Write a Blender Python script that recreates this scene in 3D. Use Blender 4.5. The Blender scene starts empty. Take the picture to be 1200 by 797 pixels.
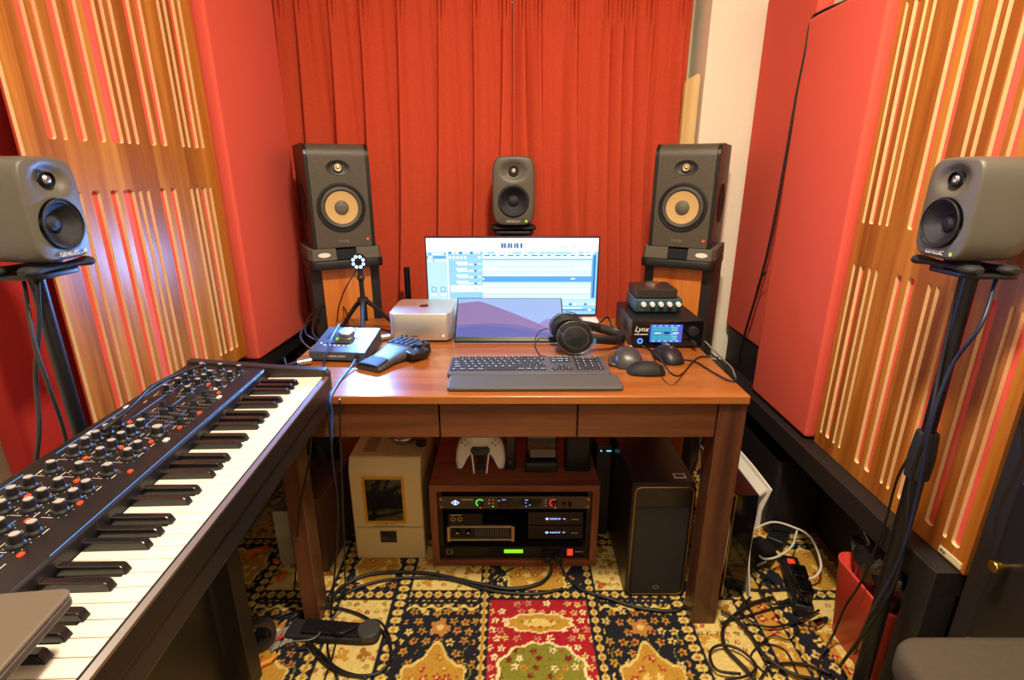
import bpy, math, random
import numpy as np
from mathutils import Matrix, Vector
rnd = random.Random(7)
COL = bpy.context.scene.collection
PI = math.pi
R = math.radians
# ---------------------------------------------------------------- camera numbers
PITCH, FPX, CAMZ = R(17.9), 613.0, 1.24
_c, _s = math.cos(PITCH), math.sin(PITCH)
def at(u, v, x=None, y=None, z=None):
    """a measured direction from the photograph met with a known wall, floor or desk plane -> world point"""
    a, b = (u-600)/FPX, (398.5-v)/FPX
    d = Vector((a, _c+b*_s, -_s+b*_c))
    t = x/d.x if x is not None else y/d.y if y is not None else (z-CAMZ)/d.z
    p = d*t
    return Vector((p.x, p.y, CAMZ+p.z))

# ---------------------------------------------------------------- mesh builder
def align(d):
    return Vector(d).to_track_quat('Z', 'Y').to_matrix().to_4x4()
def T(x=0, y=0, z=0): return Matrix.Translation((x, y, z))
def RX(a): return Matrix.Rotation(a, 4, 'X')
def RY(a): return Matrix.Rotation(a, 4, 'Y')
def RZ(a): return Matrix.Rotation(a, 4, 'Z')
def catmull(P, n=8, closed=False):
    P = [Vector(p) for p in P]
    if len(P) < 3: return P
    out = []
    N = len(P)
    rng = range(N) if closed else range(N-1)
    for i in rng:
        p0 = P[(i-1) % N] if closed or i > 0 else P[0]*2-P[1]
        p1, p2 = P[i], P[(i+1) % N]
        p3 = P[(i+2) % N] if closed or i < N-2 else P[-1]*2-P[-2]
        for k in range(n):
            t = k/n
            out.append(.5*((2*p1)+(-p0+p2)*t+(2*p0-5*p1+4*p2-p3)*t*t+(-p0+3*p1-3*p2+p3)*t**3))
    if not closed: out.append(P[-1])
    return out
def rrect(x0, x1, y0, y1, r, n=5):
    pts = []
    for cx, cy, a0 in ((x1-r, y1-r, 0), (x0+r, y1-r, 90), (x0+r, y0+r, 180), (x1-r, y0+r, 270)):
        for k in range(n+1):
            a = R(a0+90*k/n)
            pts.append((cx+r*math.cos(a), cy+r*math.sin(a)))
    return pts
def circ(cx, cy, r, n=24, ry=None):
    ry = ry or r
    return [(cx+r*math.cos(2*PI*k/n), cy+ry*math.sin(2*PI*k/n)) for k in range(n)]
class MB:
    def __init__(s):
        s.v, s.f, s.m, s.sm = [], [], [], []
        s.M = Matrix.Identity(4)
    def add(s, vs, fs, mi=0, smooth=False):
        o = len(s.v)
        s.v += [tuple(s.M @ Vector(p)) for p in vs]
        for f in fs:
            s.f.append([o+i for i in f]); s.m.append(mi); s.sm.append(smooth)
        return s
    def box(s, x0, x1, y0, y1, z0, z1, mi=0):
        vs = [(x0,y0,z0),(x1,y0,z0),(x1,y1,z0),(x0,y1,z0),(x0,y0,z1),(x1,y0,z1),(x1,y1,z1),(x0,y1,z1)]
        return s.add(vs, [(0,3,2,1),(4,5,6,7),(0,1,5,4),(1,2,6,5),(2,3,7,6),(3,0,4,7)], mi)
    def prism(s, pts, z0, z1, mi=0, smooth=False, mcap=None, taper=1.0, cen=(0,0)):
        n = len(pts)
        vs = [(x,y,z0) for x,y in pts]+[(cen[0]+(x-cen[0])*taper, cen[1]+(y-cen[1])*taper, z1) for x,y in pts]
        s.add(vs, [(i,(i+1)%n,n+(i+1)%n,n+i) for i in range(n)], mi, smooth)
        k = len(s.v)-2*n
        for f in ([k+i for i in range(n)][::-1], [k+n+i for i in range(n)]):
            s.f.append(f); s.m.append(mi if mcap is None else mcap); s.sm.append(False)
        return s
    def rslab(s, x0, x1, y0, y1, z0, z1, r, e=.002, mi=0, n=6):
        """slab with rounded corners in plan and a soft top and bottom edge"""
        rings = []
        for z, i in ((z0, e), (z0+e*.3, e*.3), (z0+e, 0), (z1-e, 0), (z1-e*.3, e*.3), (z1, e)):
            rings.append([(x, y, z) for x, y in rrect(x0+i, x1-i, y0+i, y1-i, max(r-i, 1e-4), n)])
        return s.loft(rings, mi)
    def loft(s, rings, mi=0, cap=True, smooth=True, closed=True):
        n = len(rings[0])
        vs = [p for r in rings for p in r]
        fs = []
        for k in range(len(rings)-1):
            for i in range(n if closed else n-1):
                j = (i+1) % n
                fs.append((k*n+i, k*n+j, (k+1)*n+j, (k+1)*n+i))
        s.add(vs, fs, mi, smooth)
        if cap:
            o = len(s.v)-len(vs)
            s.f.append([o+i for i in range(n)][::-1]); s.m.append(mi); s.sm.append(False)
            s.f.append([o+(len(rings)-1)*n+i for i in range(n)]); s.m.append(mi); s.sm.append(False)
        return s
    def lathe(s, prof, o=(0,0,0), d=(0,0,1), n=32, mi=0, sx=1, sy=1, mis=None):
        """prof: (radius, height) pairs"""
        A = Matrix.Translation(o) @ align(d)
        old = s.M; s.M = old @ A
        for k in range(len(prof)-1):
            (r0,h0),(r1,h1) = prof[k], prof[k+1]
            vs = [(r0*sx*math.cos(2*PI*i/n), r0*sy*math.sin(2*PI*i/n), h0) for i in range(n)]
            vs += [(r1*sx*math.cos(2*PI*i/n), r1*sy*math.sin(2*PI*i/n), h1) for i in range(n)]
            s.add(vs, [(i,(i+1)%n,n+(i+1)%n,n+i) for i in range(n)], mi if mis is None else mis[k], True)
        s.M = old
        return s
    def cyl(s, p0, p1, r0, r1=None, n=20, mi=0):
        r1 = r0 if r1 is None else r1
        p0, p1 = Vector(p0), Vector(p1)
        h = (p1-p0).length
        old = s.M; s.M = old @ Matrix.Translation(p0) @ align(p1-p0)
        vs = [(r0*math.cos(2*PI*i/n), r0*math.sin(2*PI*i/n), 0) for i in range(n)]
        vs += [(r1*math.cos(2*PI*i/n), r1*math.sin(2*PI*i/n), h) for i in range(n)]
        s.add(vs, [(i,(i+1)%n,n+(i+1)%n,n+i) for i in range(n)], mi, True)
        s.add(vs[:n], [tuple(range(n))[::-1]], mi); s.add(vs[n:], [tuple(range(n))], mi)
        s.M = old
        return s
    def disc(s, c, d, r, n=24, mi=0, ry=None):
        old = s.M; s.M = old @ Matrix.Translation(c) @ align(d)
        s.add([(x,y,0) for x,y in circ(0,0,r,n,ry)], [tuple(range(n))], mi)
        s.M = old
        return s
    def sph(s, c, r, n=20, m=12, mi=0):
        rx, ry, rz = (r,r,r) if not hasattr(r,'__len__') else r
        rings = []
        for k in range(m+1):
            a = -PI/2+PI*k/m
            rr = max(math.cos(a), 1e-3)
            rings.append([(c[0]+rx*rr*math.cos(2*PI*i/n), c[1]+ry*rr*math.sin(2*PI*i/n), c[2]+rz*math.sin(a)) for i in range(n)])
        return s.loft(rings, mi)
    def tube(s, P, r, n=8, mi=0, k=8, closed=False, raw=False):
        P = [Vector(p) for p in P] if raw else catmull(P, k, closed)
        N = len(P)
        up = Vector((0.1,0.2,1)).normalized()
        rings = []
        x = None
        for i, p in enumerate(P):
            if closed: t = (P[(i+1)%N]-P[i-1])
            else: t = P[min(i+1,N-1)]-P[max(i-1,0)]
            if t.length < 1e-9: t = Vector((0,0,1))
            t.normalize()
            if x is None: x = t.orthogonal()
            x = (x - t*x.dot(t))
            if x.length < 1e-6: x = t.orthogonal()
            x.normalize()
            y = t.cross(x)
            rad = r(i/(N-1)) if callable(r) else r
            rings.append([tuple(p+x*rad*math.cos(2*PI*j/n)+y*rad*math.sin(2*PI*j/n)) for j in range(n)])
        if closed: rings.append(rings[0])
        return s.loft(rings, mi, cap=not closed)
    def rect(s, x0, x1, z0, z1, y, mi=0):
        """upright rectangle facing -y"""
        return s.add([(x0,y,z0),(x1,y,z0),(x1,y,z1),(x0,y,z1)], [(0,1,2,3)], mi)
    def flat(s, x0, x1, y0, y1, z, mi=0):
        return s.add([(x0,y0,z),(x1,y0,z),(x1,y1,z),(x0,y1,z)], [(0,1,2,3)], mi)
    def text(s, body, size, M, mi=0, ext=0.0004, align_x='CENTER', shear=0):
        cu = bpy.data.curves.new('lettering', 'FONT')
        cu.body = body; cu.size = size; cu.extrude = ext; cu.align_x = align_x; cu.align_y = 'CENTER'
        cu.resolution_u = 3; cu.shear = shear
        ob = bpy.data.objects.new('lettering', cu)
        COL.objects.link(ob)
        me = bpy.data.meshes.new_from_object(ob.evaluated_get(bpy.context.evaluated_depsgraph_get()))
        old = s.M; s.M = old @ M
        s.add([tuple(v.co) for v in me.vertices], [tuple(p.vertices) for p in me.polygons], mi)
        s.M = old
        bpy.data.objects.remove(ob); bpy.data.curves.remove(cu); bpy.data.meshes.remove(me)
        return s
    def bars(s, x0, x1, z, h, y, mi=0, seed=1):
        """a line of tiny blocks where the photograph's print is too small to read"""
        r = random.Random(seed); x = x0
        while x < x1:
            d = min(r.uniform(.5,1.3)*h, x1-x); s.rect(x,x+d,z-h/2*r.uniform(.7,1),z+h/2,y,mi); x += d+h*.35
        return s
    def build(s, name, mats, parent=None, loc=None, rz=0, bevel=0, seg=2):
        me = bpy.data.meshes.new(name)
        me.from_pydata(s.v, [], s.f)
        if not isinstance(mats, (list, tuple)): mats = [mats]
        for m in mats: me.materials.append(m)
        me.polygons.foreach_set('material_index', s.m)
        me.polygons.foreach_set('use_smooth', s.sm)
        me.update()
        o = bpy.data.objects.new(name, me)
        COL.objects.link(o)
        if parent is not None: o.parent = parent
        if loc is not None: o.location = loc
        o.rotation_euler[2] = rz
        if bevel:
            b = o.modifiers.new('soft edge', 'BEVEL')
            b.width = bevel; b.segments = seg; b.limit_method = 'ANGLE'; b.angle_limit = R(35)
            b.harden_normals = False
        return o
STAND = RX(PI/2)          # text standing upright facing -y
def thing(name, label, cat, loc=(0,0,0), rz=0, group=None):
    o = bpy.data.objects.new(name, None); COL.objects.link(o)
    o.empty_display_size = .05
    o.location = loc; o.rotation_euler[2] = rz
    o['label'] = label; o['category'] = cat
    if group: o['group'] = group
    return o
def tag(o, label, cat, group=None, kind=None):
    o['label'] = label; o['category'] = cat
    if group: o['group'] = group
    if kind: o['kind'] = kind
    return o
def struct(o, label=None):
    o['kind'] = 'structure'
    if label: o['label'] = label
    return o
def dup(root, loc, rz, label, group=None):
    r = root.copy(); COL.objects.link(r); r.location = loc; r.rotation_euler = (0,0,rz); r['label'] = label
    if group: r['group'] = group
    for ch in list(root.children):
        c = ch.copy(); COL.objects.link(c); c.parent = r
        for g in ch.children:
            d = g.copy(); COL.objects.link(d); d.parent = c
    return r

# ---------------------------------------------------------------- materials
def lin(h):
    h = h.lstrip('#')
    c = [int(h[i:i+2],16)/255 for i in (0,2,4)]
    return tuple((x/12.92 if x <= .04045 else ((x+.055)/1.055)**2.4) for x in c)+(1,)
def mat(name, col, rough=.5, metal=0, bump=None, var=None, spec=.5, emis=None, es=1, coat=0, trans=0, sheen=0):
    m = bpy.data.materials.new(name); m.use_nodes = True
    nt = m.node_tree; N = nt.nodes; L = nt.links
    b = N['Principled BSDF']
    c = lin(col) if isinstance(col, str) else tuple(col)+(1,)
    b.inputs['Base Color'].default_value = c
    b.inputs['Roughness'].default_value = rough
    b.inputs['Metallic'].default_value = metal
    b.inputs['Specular IOR Level'].default_value = spec
    b.inputs['Coat Weight'].default_value = coat
    b.inputs['Transmission Weight'].default_value = trans
    b.inputs['Sheen Weight'].default_value = sheen
    if emis:
        b.inputs['Emission Color'].default_value = lin(emis); b.inputs['Emission Strength'].default_value = es
    if bump or var:
        tc = N.new('ShaderNodeTexCoord')
    if var:
        n = N.new('ShaderNodeTexNoise'); n.inputs['Scale'].default_value = var[0]; n.inputs['Detail'].default_value = 4
        L.new(tc.outputs['Object'], n.inputs['Vector'])
        mx = N.new('ShaderNodeMix'); mx.data_type = 'RGBA'
        mx.inputs[6].default_value = tuple(x*(1-var[1]) for x in c[:3])+(1,)
        mx.inputs[7].default_value = tuple(min(1,x*(1+var[1])) for x in c[:3])+(1,)
        L.new(n.outputs['Fac'], mx.inputs[0]); L.new(mx.outputs[2], b.inputs['Base Color'])
    if bump:
        n = N.new('ShaderNodeTexNoise'); n.inputs['Scale'].default_value = bump[0]; n.inputs['Detail'].default_value = 3
        L.new(tc.outputs['Object'], n.inputs['Vector'])
        bp = N.new('ShaderNodeBump'); bp.inputs['Strength'].default_value = bump[1]; bp.inputs['Distance'].default_value = .002
        L.new(n.outputs['Fac'], bp.inputs['Height']); L.new(bp.outputs['Normal'], b.inputs['Normal'])
    return m
def wood(name, stops, stretch=(1,1,.06), scale=14, rough=.4, coat=0, fine=.25, board=0, spec=.5):
    """grain: noise stretched along one axis, a fine streak on top, board-to-board tone if board > 0"""
    m = bpy.data.materials.new(name); m.use_nodes = True
    nt = m.node_tree; N = nt.nodes; L = nt.links
    b = N['Principled BSDF']; b.inputs['Roughness'].default_value = rough; b.inputs['Coat Weight'].default_value = coat
    b.inputs['Specular IOR Level'].default_value = spec
    tc = N.new('ShaderNodeTexCoord'); mp = N.new('ShaderNodeMapping'); mp.inputs['Scale'].default_value = stretch
    L.new(tc.outputs['Object'], mp.inputs['Vector'])
    n = N.new('ShaderNodeTexNoise'); n.inputs['Scale'].default_value = scale; n.inputs['Detail'].default_value = 5
    n.inputs['Distortion'].default_value = .8
    L.new(mp.outputs['Vector'], n.inputs['Vector'])
    f = N.new('ShaderNodeTexNoise'); f.inputs['Scale'].default_value = scale*11; f.inputs['Detail'].default_value = 2
    L.new(mp.outputs['Vector'], f.inputs['Vector'])
    mm = N.new('ShaderNodeMath'); mm.operation = 'MULTIPLY_ADD'; mm.inputs[1].default_value = fine; 
    L.new(f.outputs['Fac'], mm.inputs[0]); L.new(n.outputs['Fac'], mm.inputs[2])
    src = mm.outputs[0]
    if board:
        mp2 = N.new('ShaderNodeMapping'); mp2.inputs['Scale'].default_value = tuple(board if s > .5 else .3 for s in stretch)
        L.new(tc.outputs['Object'], mp2.inputs['Vector'])
        v = N.new('ShaderNodeTexVoronoi'); v.inputs['Scale'].default_value = 1.0
        L.new(mp2.outputs['Vector'], v.inputs['Vector'])
        sp = N.new('ShaderNodeSeparateColor'); L.new(v.outputs['Color'], sp.inputs[0])
        m2 = N.new('ShaderNodeMath'); m2.operation = 'MULTIPLY_ADD'; m2.inputs[1].default_value = .3
        L.new(sp.outputs[0], m2.inputs[0]); L.new(src, m2.inputs[2])
        m3 = N.new('ShaderNodeMath'); m3.operation = 'SUBTRACT'; m3.inputs[1].default_value = .15
        L.new(m2.outputs[0], m3.inputs[0]); src = m3.outputs[0]
    cr = N.new('ShaderNodeValToRGB')
    el = cr.color_ramp.elements
    lo, hi = .38+fine*.3, .62+fine*.7
    while len(el) < len(stops): el.new(.5)
    for i, s in enumerate(stops):
        el[i].position = lo+(hi-lo)*i/(len(stops)-1); el[i].color = lin(s)
    L.new(src, cr.inputs['Fac']); L.new(cr.outputs['Color'], b.inputs['Base Color'])
    bp = N.new('ShaderNodeBump'); bp.inputs['Strength'].default_value = .12; bp.inputs['Distance'].default_value = .001
    L.new(f.outputs['Fac'], bp.inputs['Height']); L.new(bp.outputs['Normal'], b.inputs['Normal'])
    return m
def fabric(name, col, scale=900, amt=.12, rough=.9, sheen=0, weave=True):
    m = mat(name, col, rough, spec=.15, sheen=sheen)
    nt = m.node_tree; N = nt.nodes; L = nt.links; b = N['Principled BSDF']
    tc = N.new('ShaderNodeTexCoord')
    n = N.new('ShaderNodeTexNoise'); n.inputs['Scale'].default_value = scale*.4; n.inputs['Detail'].default_value = 2
    mp = N.new('ShaderNodeMapping'); mp.inputs['Scale'].default_value = (.25,.25,1) if weave else (1,1,1)
    L.new(tc.outputs['Object'], mp.inputs['Vector']); L.new(mp.outputs['Vector'], n.inputs['Vector'])
    c = lin(col)
    mx = N.new('ShaderNodeMix'); mx.data_type = 'RGBA'
    mx.inputs[6].default_value = tuple(x*(1-amt) for x in c[:3])+(1,); mx.inputs[7].default_value = tuple(min(1,x*(1+amt)) for x in c[:3])+(1,)
    L.new(n.outputs['Fac'], mx.inputs[0]); L.new(mx.outputs[2], b.inputs['Base Color'])
    bp = N.new('ShaderNodeBump'); bp.inputs['Strength'].default_value = .25; bp.inputs['Distance'].default_value = .001
    L.new(n.outputs['Fac'], bp.inputs['Height']); L.new(bp.outputs['Normal'], b.inputs['Normal'])
    return m
def glow(name, col, es=1.0):
    m = bpy.data.materials.new(name); m.use_nodes = True
    b = m.node_tree.nodes['Principled BSDF']
    b.inputs['Base Color'].default_value = (0.02,0.02,0.02,1); b.inputs['Roughness'].default_value = .3
    b.inputs['Emission Color'].default_value = lin(col); b.inputs['Emission Strength'].default_value = es
    return m

K = dict(
    black=mat('black plastic', '#17161a', .45),
    black_sat=mat('black satin lacquer', '#1c1a1c', .35, bump=(400,.1)),
    black_rub=mat('black rubber', '#141414', .7),
    black_gloss=mat('black gloss', '#0b0b0d', .12, coat=.3),
    black_wood=mat('black ash veneer', '#211d1d', .5, bump=(160,.35), var=(60,.3)),
    black_met=mat('black powder coated metal', '#18171a', .4, metal=.3),
    grey=mat('dark grey plastic', '#3b3a3c', .5),
    gen=mat('grey textured paint', '#575248', .38, bump=(900,.25)),
    cone=mat('black speaker grille', '#26262a', .38, metal=.5, bump=(1500,.5), spec=.6),
    chrome=mat('chrome', '#c9c9c9', .15, metal=1),
    steel=mat('brushed steel', '#b3b0aa', .35, metal=1),
    alu=mat('silver aluminium', '#d2cfca', .38, metal=.75),
    gold=mat('brass', '#c29c50', .3, metal=1),
    cap=mat('brushed pale cap', '#b9b4aa', .4, metal=.3),
    dsteel=mat('dark steel', '#6c6a66', .3, metal=1),
    white=mat('white plastic', '#e6e3dc', .4),
    cream=mat('cream plastic', '#cdb37c', .5),
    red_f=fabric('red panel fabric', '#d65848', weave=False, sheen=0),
    red_shade=fabric('shaded red panel fabric', '#a82c28', weave=False, sheen=0),  # same red cloth with the shadow put into its colour
    curtain=fabric('red curtain cloth', '#c64a2f', scale=700, amt=.2, sheen=0),
    mdf=mat('pale fibreboard cut', '#e8cb95', .7, var=(80,.06)),
    bin_red=mat('red plastic', '#d8463a', .4),
    wall=mat('cream wallpaper', '#f8eed6', .85, bump=(220,.3), var=(6,.03)),
    key_w=mat('ivory white key', '#e2d9c6', .3),
    key_b=mat('black key', '#161416', .22, coat=.2),
    rubber=mat('cable rubber', '#131214', .5),
    cable_g=mat('grey cable jacket', '#6b6862', .5),
    cable_b=mat('blue cable jacket', '#1e4f9c', .4),
    cable_w=mat('white cable jacket', '#d9d2c0', .5),
    orange=mat('orange plastic', '#e2531c', .5),
    mark=mat('printed light marks', '#cfcac0', .6),
    blue_mark=mat('printed blue line', '#3f78c4', .5),
    screen_dk=mat('dark glass', '#08090c', .08),
)
veneer = wood('walnut veneer', ['#8a4a18','#9c591f','#aa6624','#b8732d'], (1,1,.04), 16, .4, board=14, spec=.35, fine=.35)
veneer_y = wood('teak veneer', ['#8a4a18','#9d5a1f','#ab6724','#b8742c'], (1,1,.04), 16, .4, board=14, spec=.35, fine=.35)
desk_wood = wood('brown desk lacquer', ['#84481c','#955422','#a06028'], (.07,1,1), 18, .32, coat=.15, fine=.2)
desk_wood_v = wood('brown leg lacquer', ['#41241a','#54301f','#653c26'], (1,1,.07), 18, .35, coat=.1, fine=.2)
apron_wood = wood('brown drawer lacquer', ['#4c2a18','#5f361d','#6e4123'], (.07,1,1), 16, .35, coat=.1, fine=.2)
rack_wood = wood('reddish rack veneer', ['#5b2c18','#7a4026','#8e4d2e'], (.07,1,1), 18, .5, fine=.2)
rack_wood_v = wood('reddish rack veneer upright', ['#5b2c18','#7a4026','#8e4d2e'], (1,1,.07), 18, .5, fine=.2)
column_wood = wood('orange cherry veneer', ['#b4581c','#c8702a','#d2803a'], (1,1,.05), 10, .4, fine=.2)
ash = mat('dark ash baffle', '#4a4237', .45, bump=(300,.5), var=(90,.2))
# ================================================================ the room
XL, XR, YB, YF, ZC = -1.14, 1.14, 2.52, -1.5, 2.42
struct(MB().box(XL-.1,XR+.1,YF-.1,YB+.1,-.06,0).build('floor', wood('brown floor boards', ['#5a3a20','#7a5230','#8a6038'], (1,.06,1), 12, .4)))
struct(MB().box(XL-.1,XR+.1,YF-.1,YB+.1,ZC,ZC+.06).build('ceiling', mat('white ceiling paper', '#ece6d8', .9)))
struct(MB().box(XL-.1,XL,YF,YB,0,ZC).build('wall_left', K['wall']))
struct(MB().box(XR,XR+.1,YF,YB,0,ZC).build('wall_right', K['wall']))
struct(MB().box(XL-.1,XR+.1,YB,YB+.1,0,ZC).build('wall_back', K['wall']))
struct(MB().box(XL-.1,XR+.1,YF-.1,YF,0,ZC).build('wall_front', K['wall']))
struct(MB().box(.745,XR,2.235,YB,0,ZC).build('wall_pier', K['wall']))
# window behind the curtain: frame and pane, seen through the slit between the two curtains
wf = MB()
for x0,x1,z0,z1 in ((-.95,.70,1.92,1.98),(-.95,.70,.60,.66),(-.95,-.89,.66,1.92),(.64,.70,.66,1.92),(-.02,.04,.66,1.92)):
    wf.box(x0,x1,2.47,2.52,z0,z1)
w1 = struct(wf.build('window_1', mat('white window frame','#d8d2c4',.5), bevel=.003))
struct(MB().box(-.89,.64,2.495,2.505,.66,1.92).build('window_pane', mat('night window glass','#20242a',.05), parent=w1))
struct(MB().box(.66,.745,2.44,2.52,0,ZC).build('trim_1', mat('cream window reveal','#e6d9b8',.7), bevel=.004))

# ---------------------------------------------------------------- curtains
def curtain(x0, x1, pleats, label, side, seed):
    r = random.Random(seed)
    nx, nz = 420, 70
    z0, z1 = .06, 1.93
    ph = [r.uniform(-1,1) for _ in pleats]
    am = [r.uniform(.75,1.15) for _ in pleats]
    vs, fs = [], []
    for j in range(nz+1):
        z = z0+(z1-z0)*j/nz
        dn = min(1, max(0, (1.84-z)/1.1))          # how far below the pinch
        for i in range(nx+1):
            x = x0+(x1-x0)*i/nx
            y = 2.345
            off = 0
            for p, f, a in zip(pleats, ph, am):
                c = p+f*.018*dn
                d = (x-c)*side
                w1_, w2_ = .008+.002*dn, .016+.055*dn
                g = math.exp(-(d/w1_)**2) if d < 0 else math.exp(-(d/w2_)**1.5)
                h = a*(.026+.050*dn)*(1 if z < 1.84 else .8)
                off = max(off, h*g)
                if z > 1.78:                        # gathered fingers of the pinch
                    k = min(1,(z-1.78)/.05)
                    off += k*.010*math.cos((x-c)*420)*math.exp(-((x-c)/.02)**2)
                if z > 1.80: 
                    off -= .018*math.exp(-((z-1.835)/.010)**2)*math.exp(-((x-c)/.012)**2)
            off += .006*math.sin(x*57+seed+z*1.3)*dn+.003*math.sin(x*131+z*2)
            vs.append((x-side*.62*max(0,off-.012)*dn*min(1,(x1-x)*25,(x-x0)*25), y-off, z))
    for j in range(nz):
        for i in range(nx):
            a = j*(nx+1)+i
            fs.append((a,a+1,a+nx+2,a+nx+1))
    m = MB(); m.add(vs, fs, 0, True)
    o = m.build('curtain', K['curtain'])
    s = o.modifiers.new('cloth thickness','SOLIDIFY'); s.thickness = .003; s.offset = 1
    return tag(o, label, 'curtain', 'pleated red curtains')
kx = 2.03/613
PL = [(u-600)*kx for u in (347.6,386.5,422.8,466.7,514.4,555.8,590.9)]
PR = [(u-600)*kx for u in (613.9,632.7,675.4,715.5,730.6,744.4,765.7,803.4)]
curtain(-1.02, -.002, [-.985,-.915]+PL, 'pleated red curtain on the side of the silver computer', 1, 3)
curtain(.002, .705, PR, 'pleated red curtain on the side of the cream wall and bare wood stick', -1, 5)
rd = thing('curtain_rail', 'dark curtain rail above the two red curtains', 'curtain rail', (0,2.38,1.93))
MB().box(-1.0,.72,-.012,.012,.0,.02).build('rail', K['black_met'], rd)
MB().box(-1.0,.70,.012,.10,.002,.018).build('bracket', K['black_met'], rd)
st = MB().prism([(-.028,0),(.028,0),(.028,1.585),(.020,1.60),(-.022,1.578),(-.028,1.565)], -.012,.012)
st.v = [(x,z,y) for x,y,z in st.v]; st.f = [f[::-1] for f in st.f]
tag(st.build('wood_stick', wood('bare pale pine',['#cfae6c','#e0c384','#ead093'],(1,1,.05),14,.6), loc=(.702,2.250,0)), 'bare pale wood stick standing against the cream wall beside the curtain', 'wood stick')

# ---------------------------------------------------------------- rug
def rug():
    X0,X1,Y0,Y1,S = -1.02,1.06,.45,2.0,.004
    nx, ny = int((X1-X0)/S), int((Y1-Y0)/S)
    xs = X0+np.arange(nx+1)*S; ys = Y0+np.arange(ny+1)*S
    X, Y = np.meshgrid(xs, ys)
    C = np.zeros(X.shape+(3,))
    def L3(h): return np.array(lin(h)[:3])
    navy, cream, gold, ochre, red, dred, olive, brown, pale = map(L3, ('#22222a','#d8bd6c','#b98a35','#9a6a22','#a3222a','#6d151d','#7d7a2c','#6a3d18','#ead9a0'))
    def put(m, c): C[m] = c
    put(X > -9, cream)
    def smooth_noise(sc, seed):
        g = np.random.RandomState(seed).rand(128,128)
        fx, fy = (X-X0)/sc, (Y-Y0)/sc
        ix, iy = fx.astype(int), fy.astype(int)
        tx, ty = fx-ix, fy-iy
        a=g[iy%128,ix%128]; b=g[iy%128,(ix+1)%128]; c=g[(iy+1)%128,ix%128]; d=g[(iy+1)%128,(ix+1)%128]
        return (a*(1-tx)+b*tx)*(1-ty)+(c*(1-tx)+d*tx)*ty
    wob = smooth_noise(.018, 3)-.5
    def flowers(mask, cell, cols, seed, rad=.36, petals=5, keep=.8, centre=None):
        g = np.random.RandomState(seed)
        fx, fy = (X-X0)/cell, (Y-Y0)/cell
        row = fy.astype(int)
        fx = fx+.5*(row%2)
        ix, iy = fx.astype(int), row
        H = g.rand(400,700,5)
        h = H[iy%400, ix%700]
        dx, dy = fx-ix-.5-(h[...,0]-.5)*.25, fy-iy-.5-(h[...,1]-.5)*.25
        rr = np.hypot(dx,dy); th = np.arctan2(dy,dx)
        edge = rad*(.72+.28*np.cos(petals*th+h[...,2]*6))
        on = mask & (rr < edge) & (h[...,3] < keep)
        pick = (h[...,4]*len(cols)).astype(int)
        for i,c in enumerate(cols): put(on & (pick == i), c)
        if centre is not None: put(on & (rr < rad*.3), centre)
    def stripe(m, along, across, w):
        """navy guard stripe with a row of cream knots"""
        put(m, navy)
        u = (along/.030)%1-.5
        put(m & (np.abs(across) < w*.34-.010*np.abs(u)*2) & (np.abs(u) < .36), cream)
        put(m & (np.abs(across) < .0025) , gold)
        put(m & (np.abs(u) < .10) & (np.abs(across) < w*.14), ochre)
    def cell_navy(m, cx, cy, hw, hh, seed):
        put(m, navy)
        flowers(m, .034, [gold,cream,gold,L3('#b5793e')], seed, .40, 5, .85, dred)
        put(m & (np.abs(np.sin((X-cx)*75+1.0*np.sin(Y*60))) < .10) & (wob>0), olive)
        dx, dy = X-cx, Y-cy
        dy = dy+.055*(hh>.2); rr, th = np.hypot(dx*1.02,dy*.80), np.arctan2(dy,dx)
        R0 = hw*.86*(1+.07*np.cos(8*th)+.03*np.cos(16*th))*(1+.22*np.exp(-((th-PI/2)/.22)**2))
        put(m & (rr < R0+.007), cream)
        md = m & (rr < R0); put(md, gold*.95)
        flowers(md & (rr < R0-.018), .030, [red,cream,red,ochre], seed+1, .44, 5, .62, cream)
        fr = np.hypot(dx, dy-hw*1.95)
        put(m & (fr < .026+.006*np.cos(5*np.arctan2(dy-hw*1.95,dx))), L3('#b5793e')); put(m & (fr < .010), cream)
        zz = cy+hh-.020+.007*np.sin(dx*130)
        put(m & (Y > zz) , navy); put(m & (np.abs(Y-zz) < .005), cream)
        flowers(m & (Y > zz+.008), .020, [cream,gold], seed+2, .34, 4, .9)
    def cell_cream(m, seed):
        put(m, L3('#d6bb70'))
        flowers(m, .05, [ochre,gold], seed, .42, 3, .6)
        flowers(m, .026, [brown,red,olive,dred,ochre], seed+1, .36, 5, .42, cream)
    def cell_red(m, cx, cy):
        put(m, red)
        flowers(m, .030, [cream,pale,L3('#c98a6a')], 11, .40, 5, .8, red)
        put(m & (np.abs(np.sin(X*110+2.2*np.sin(Y*90)))<.08) & (wob > -.05), dred)
        dx, dy = X-cx, Y-(cy)
        e = np.hypot(dx/.088, dy/.030)+.07*np.cos(10*np.arctan2(dy/.03,dx/.088))
        put(m & (e < 1.12), pale); put(m & (e < 1), gold)
        put(m & (np.hypot(dx/.05,dy/.014) < 1), cream); flowers(m & (np.hypot(dx/.06,dy/.02) < 1), .02, [red,olive], 13, .35)
        e2 = np.hypot(dx/.112,(Y-(cy-.155))/.085)+.04*np.cos(12*np.arctan2(Y-(cy-.155),dx))
        put(m & (e2 < 1.07), pale); md = m & (e2 < 1); put(md, olive)
        flowers(md, .026, [pale,gold,dred,olive], 14, .42, 5, .8, red)
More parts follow.
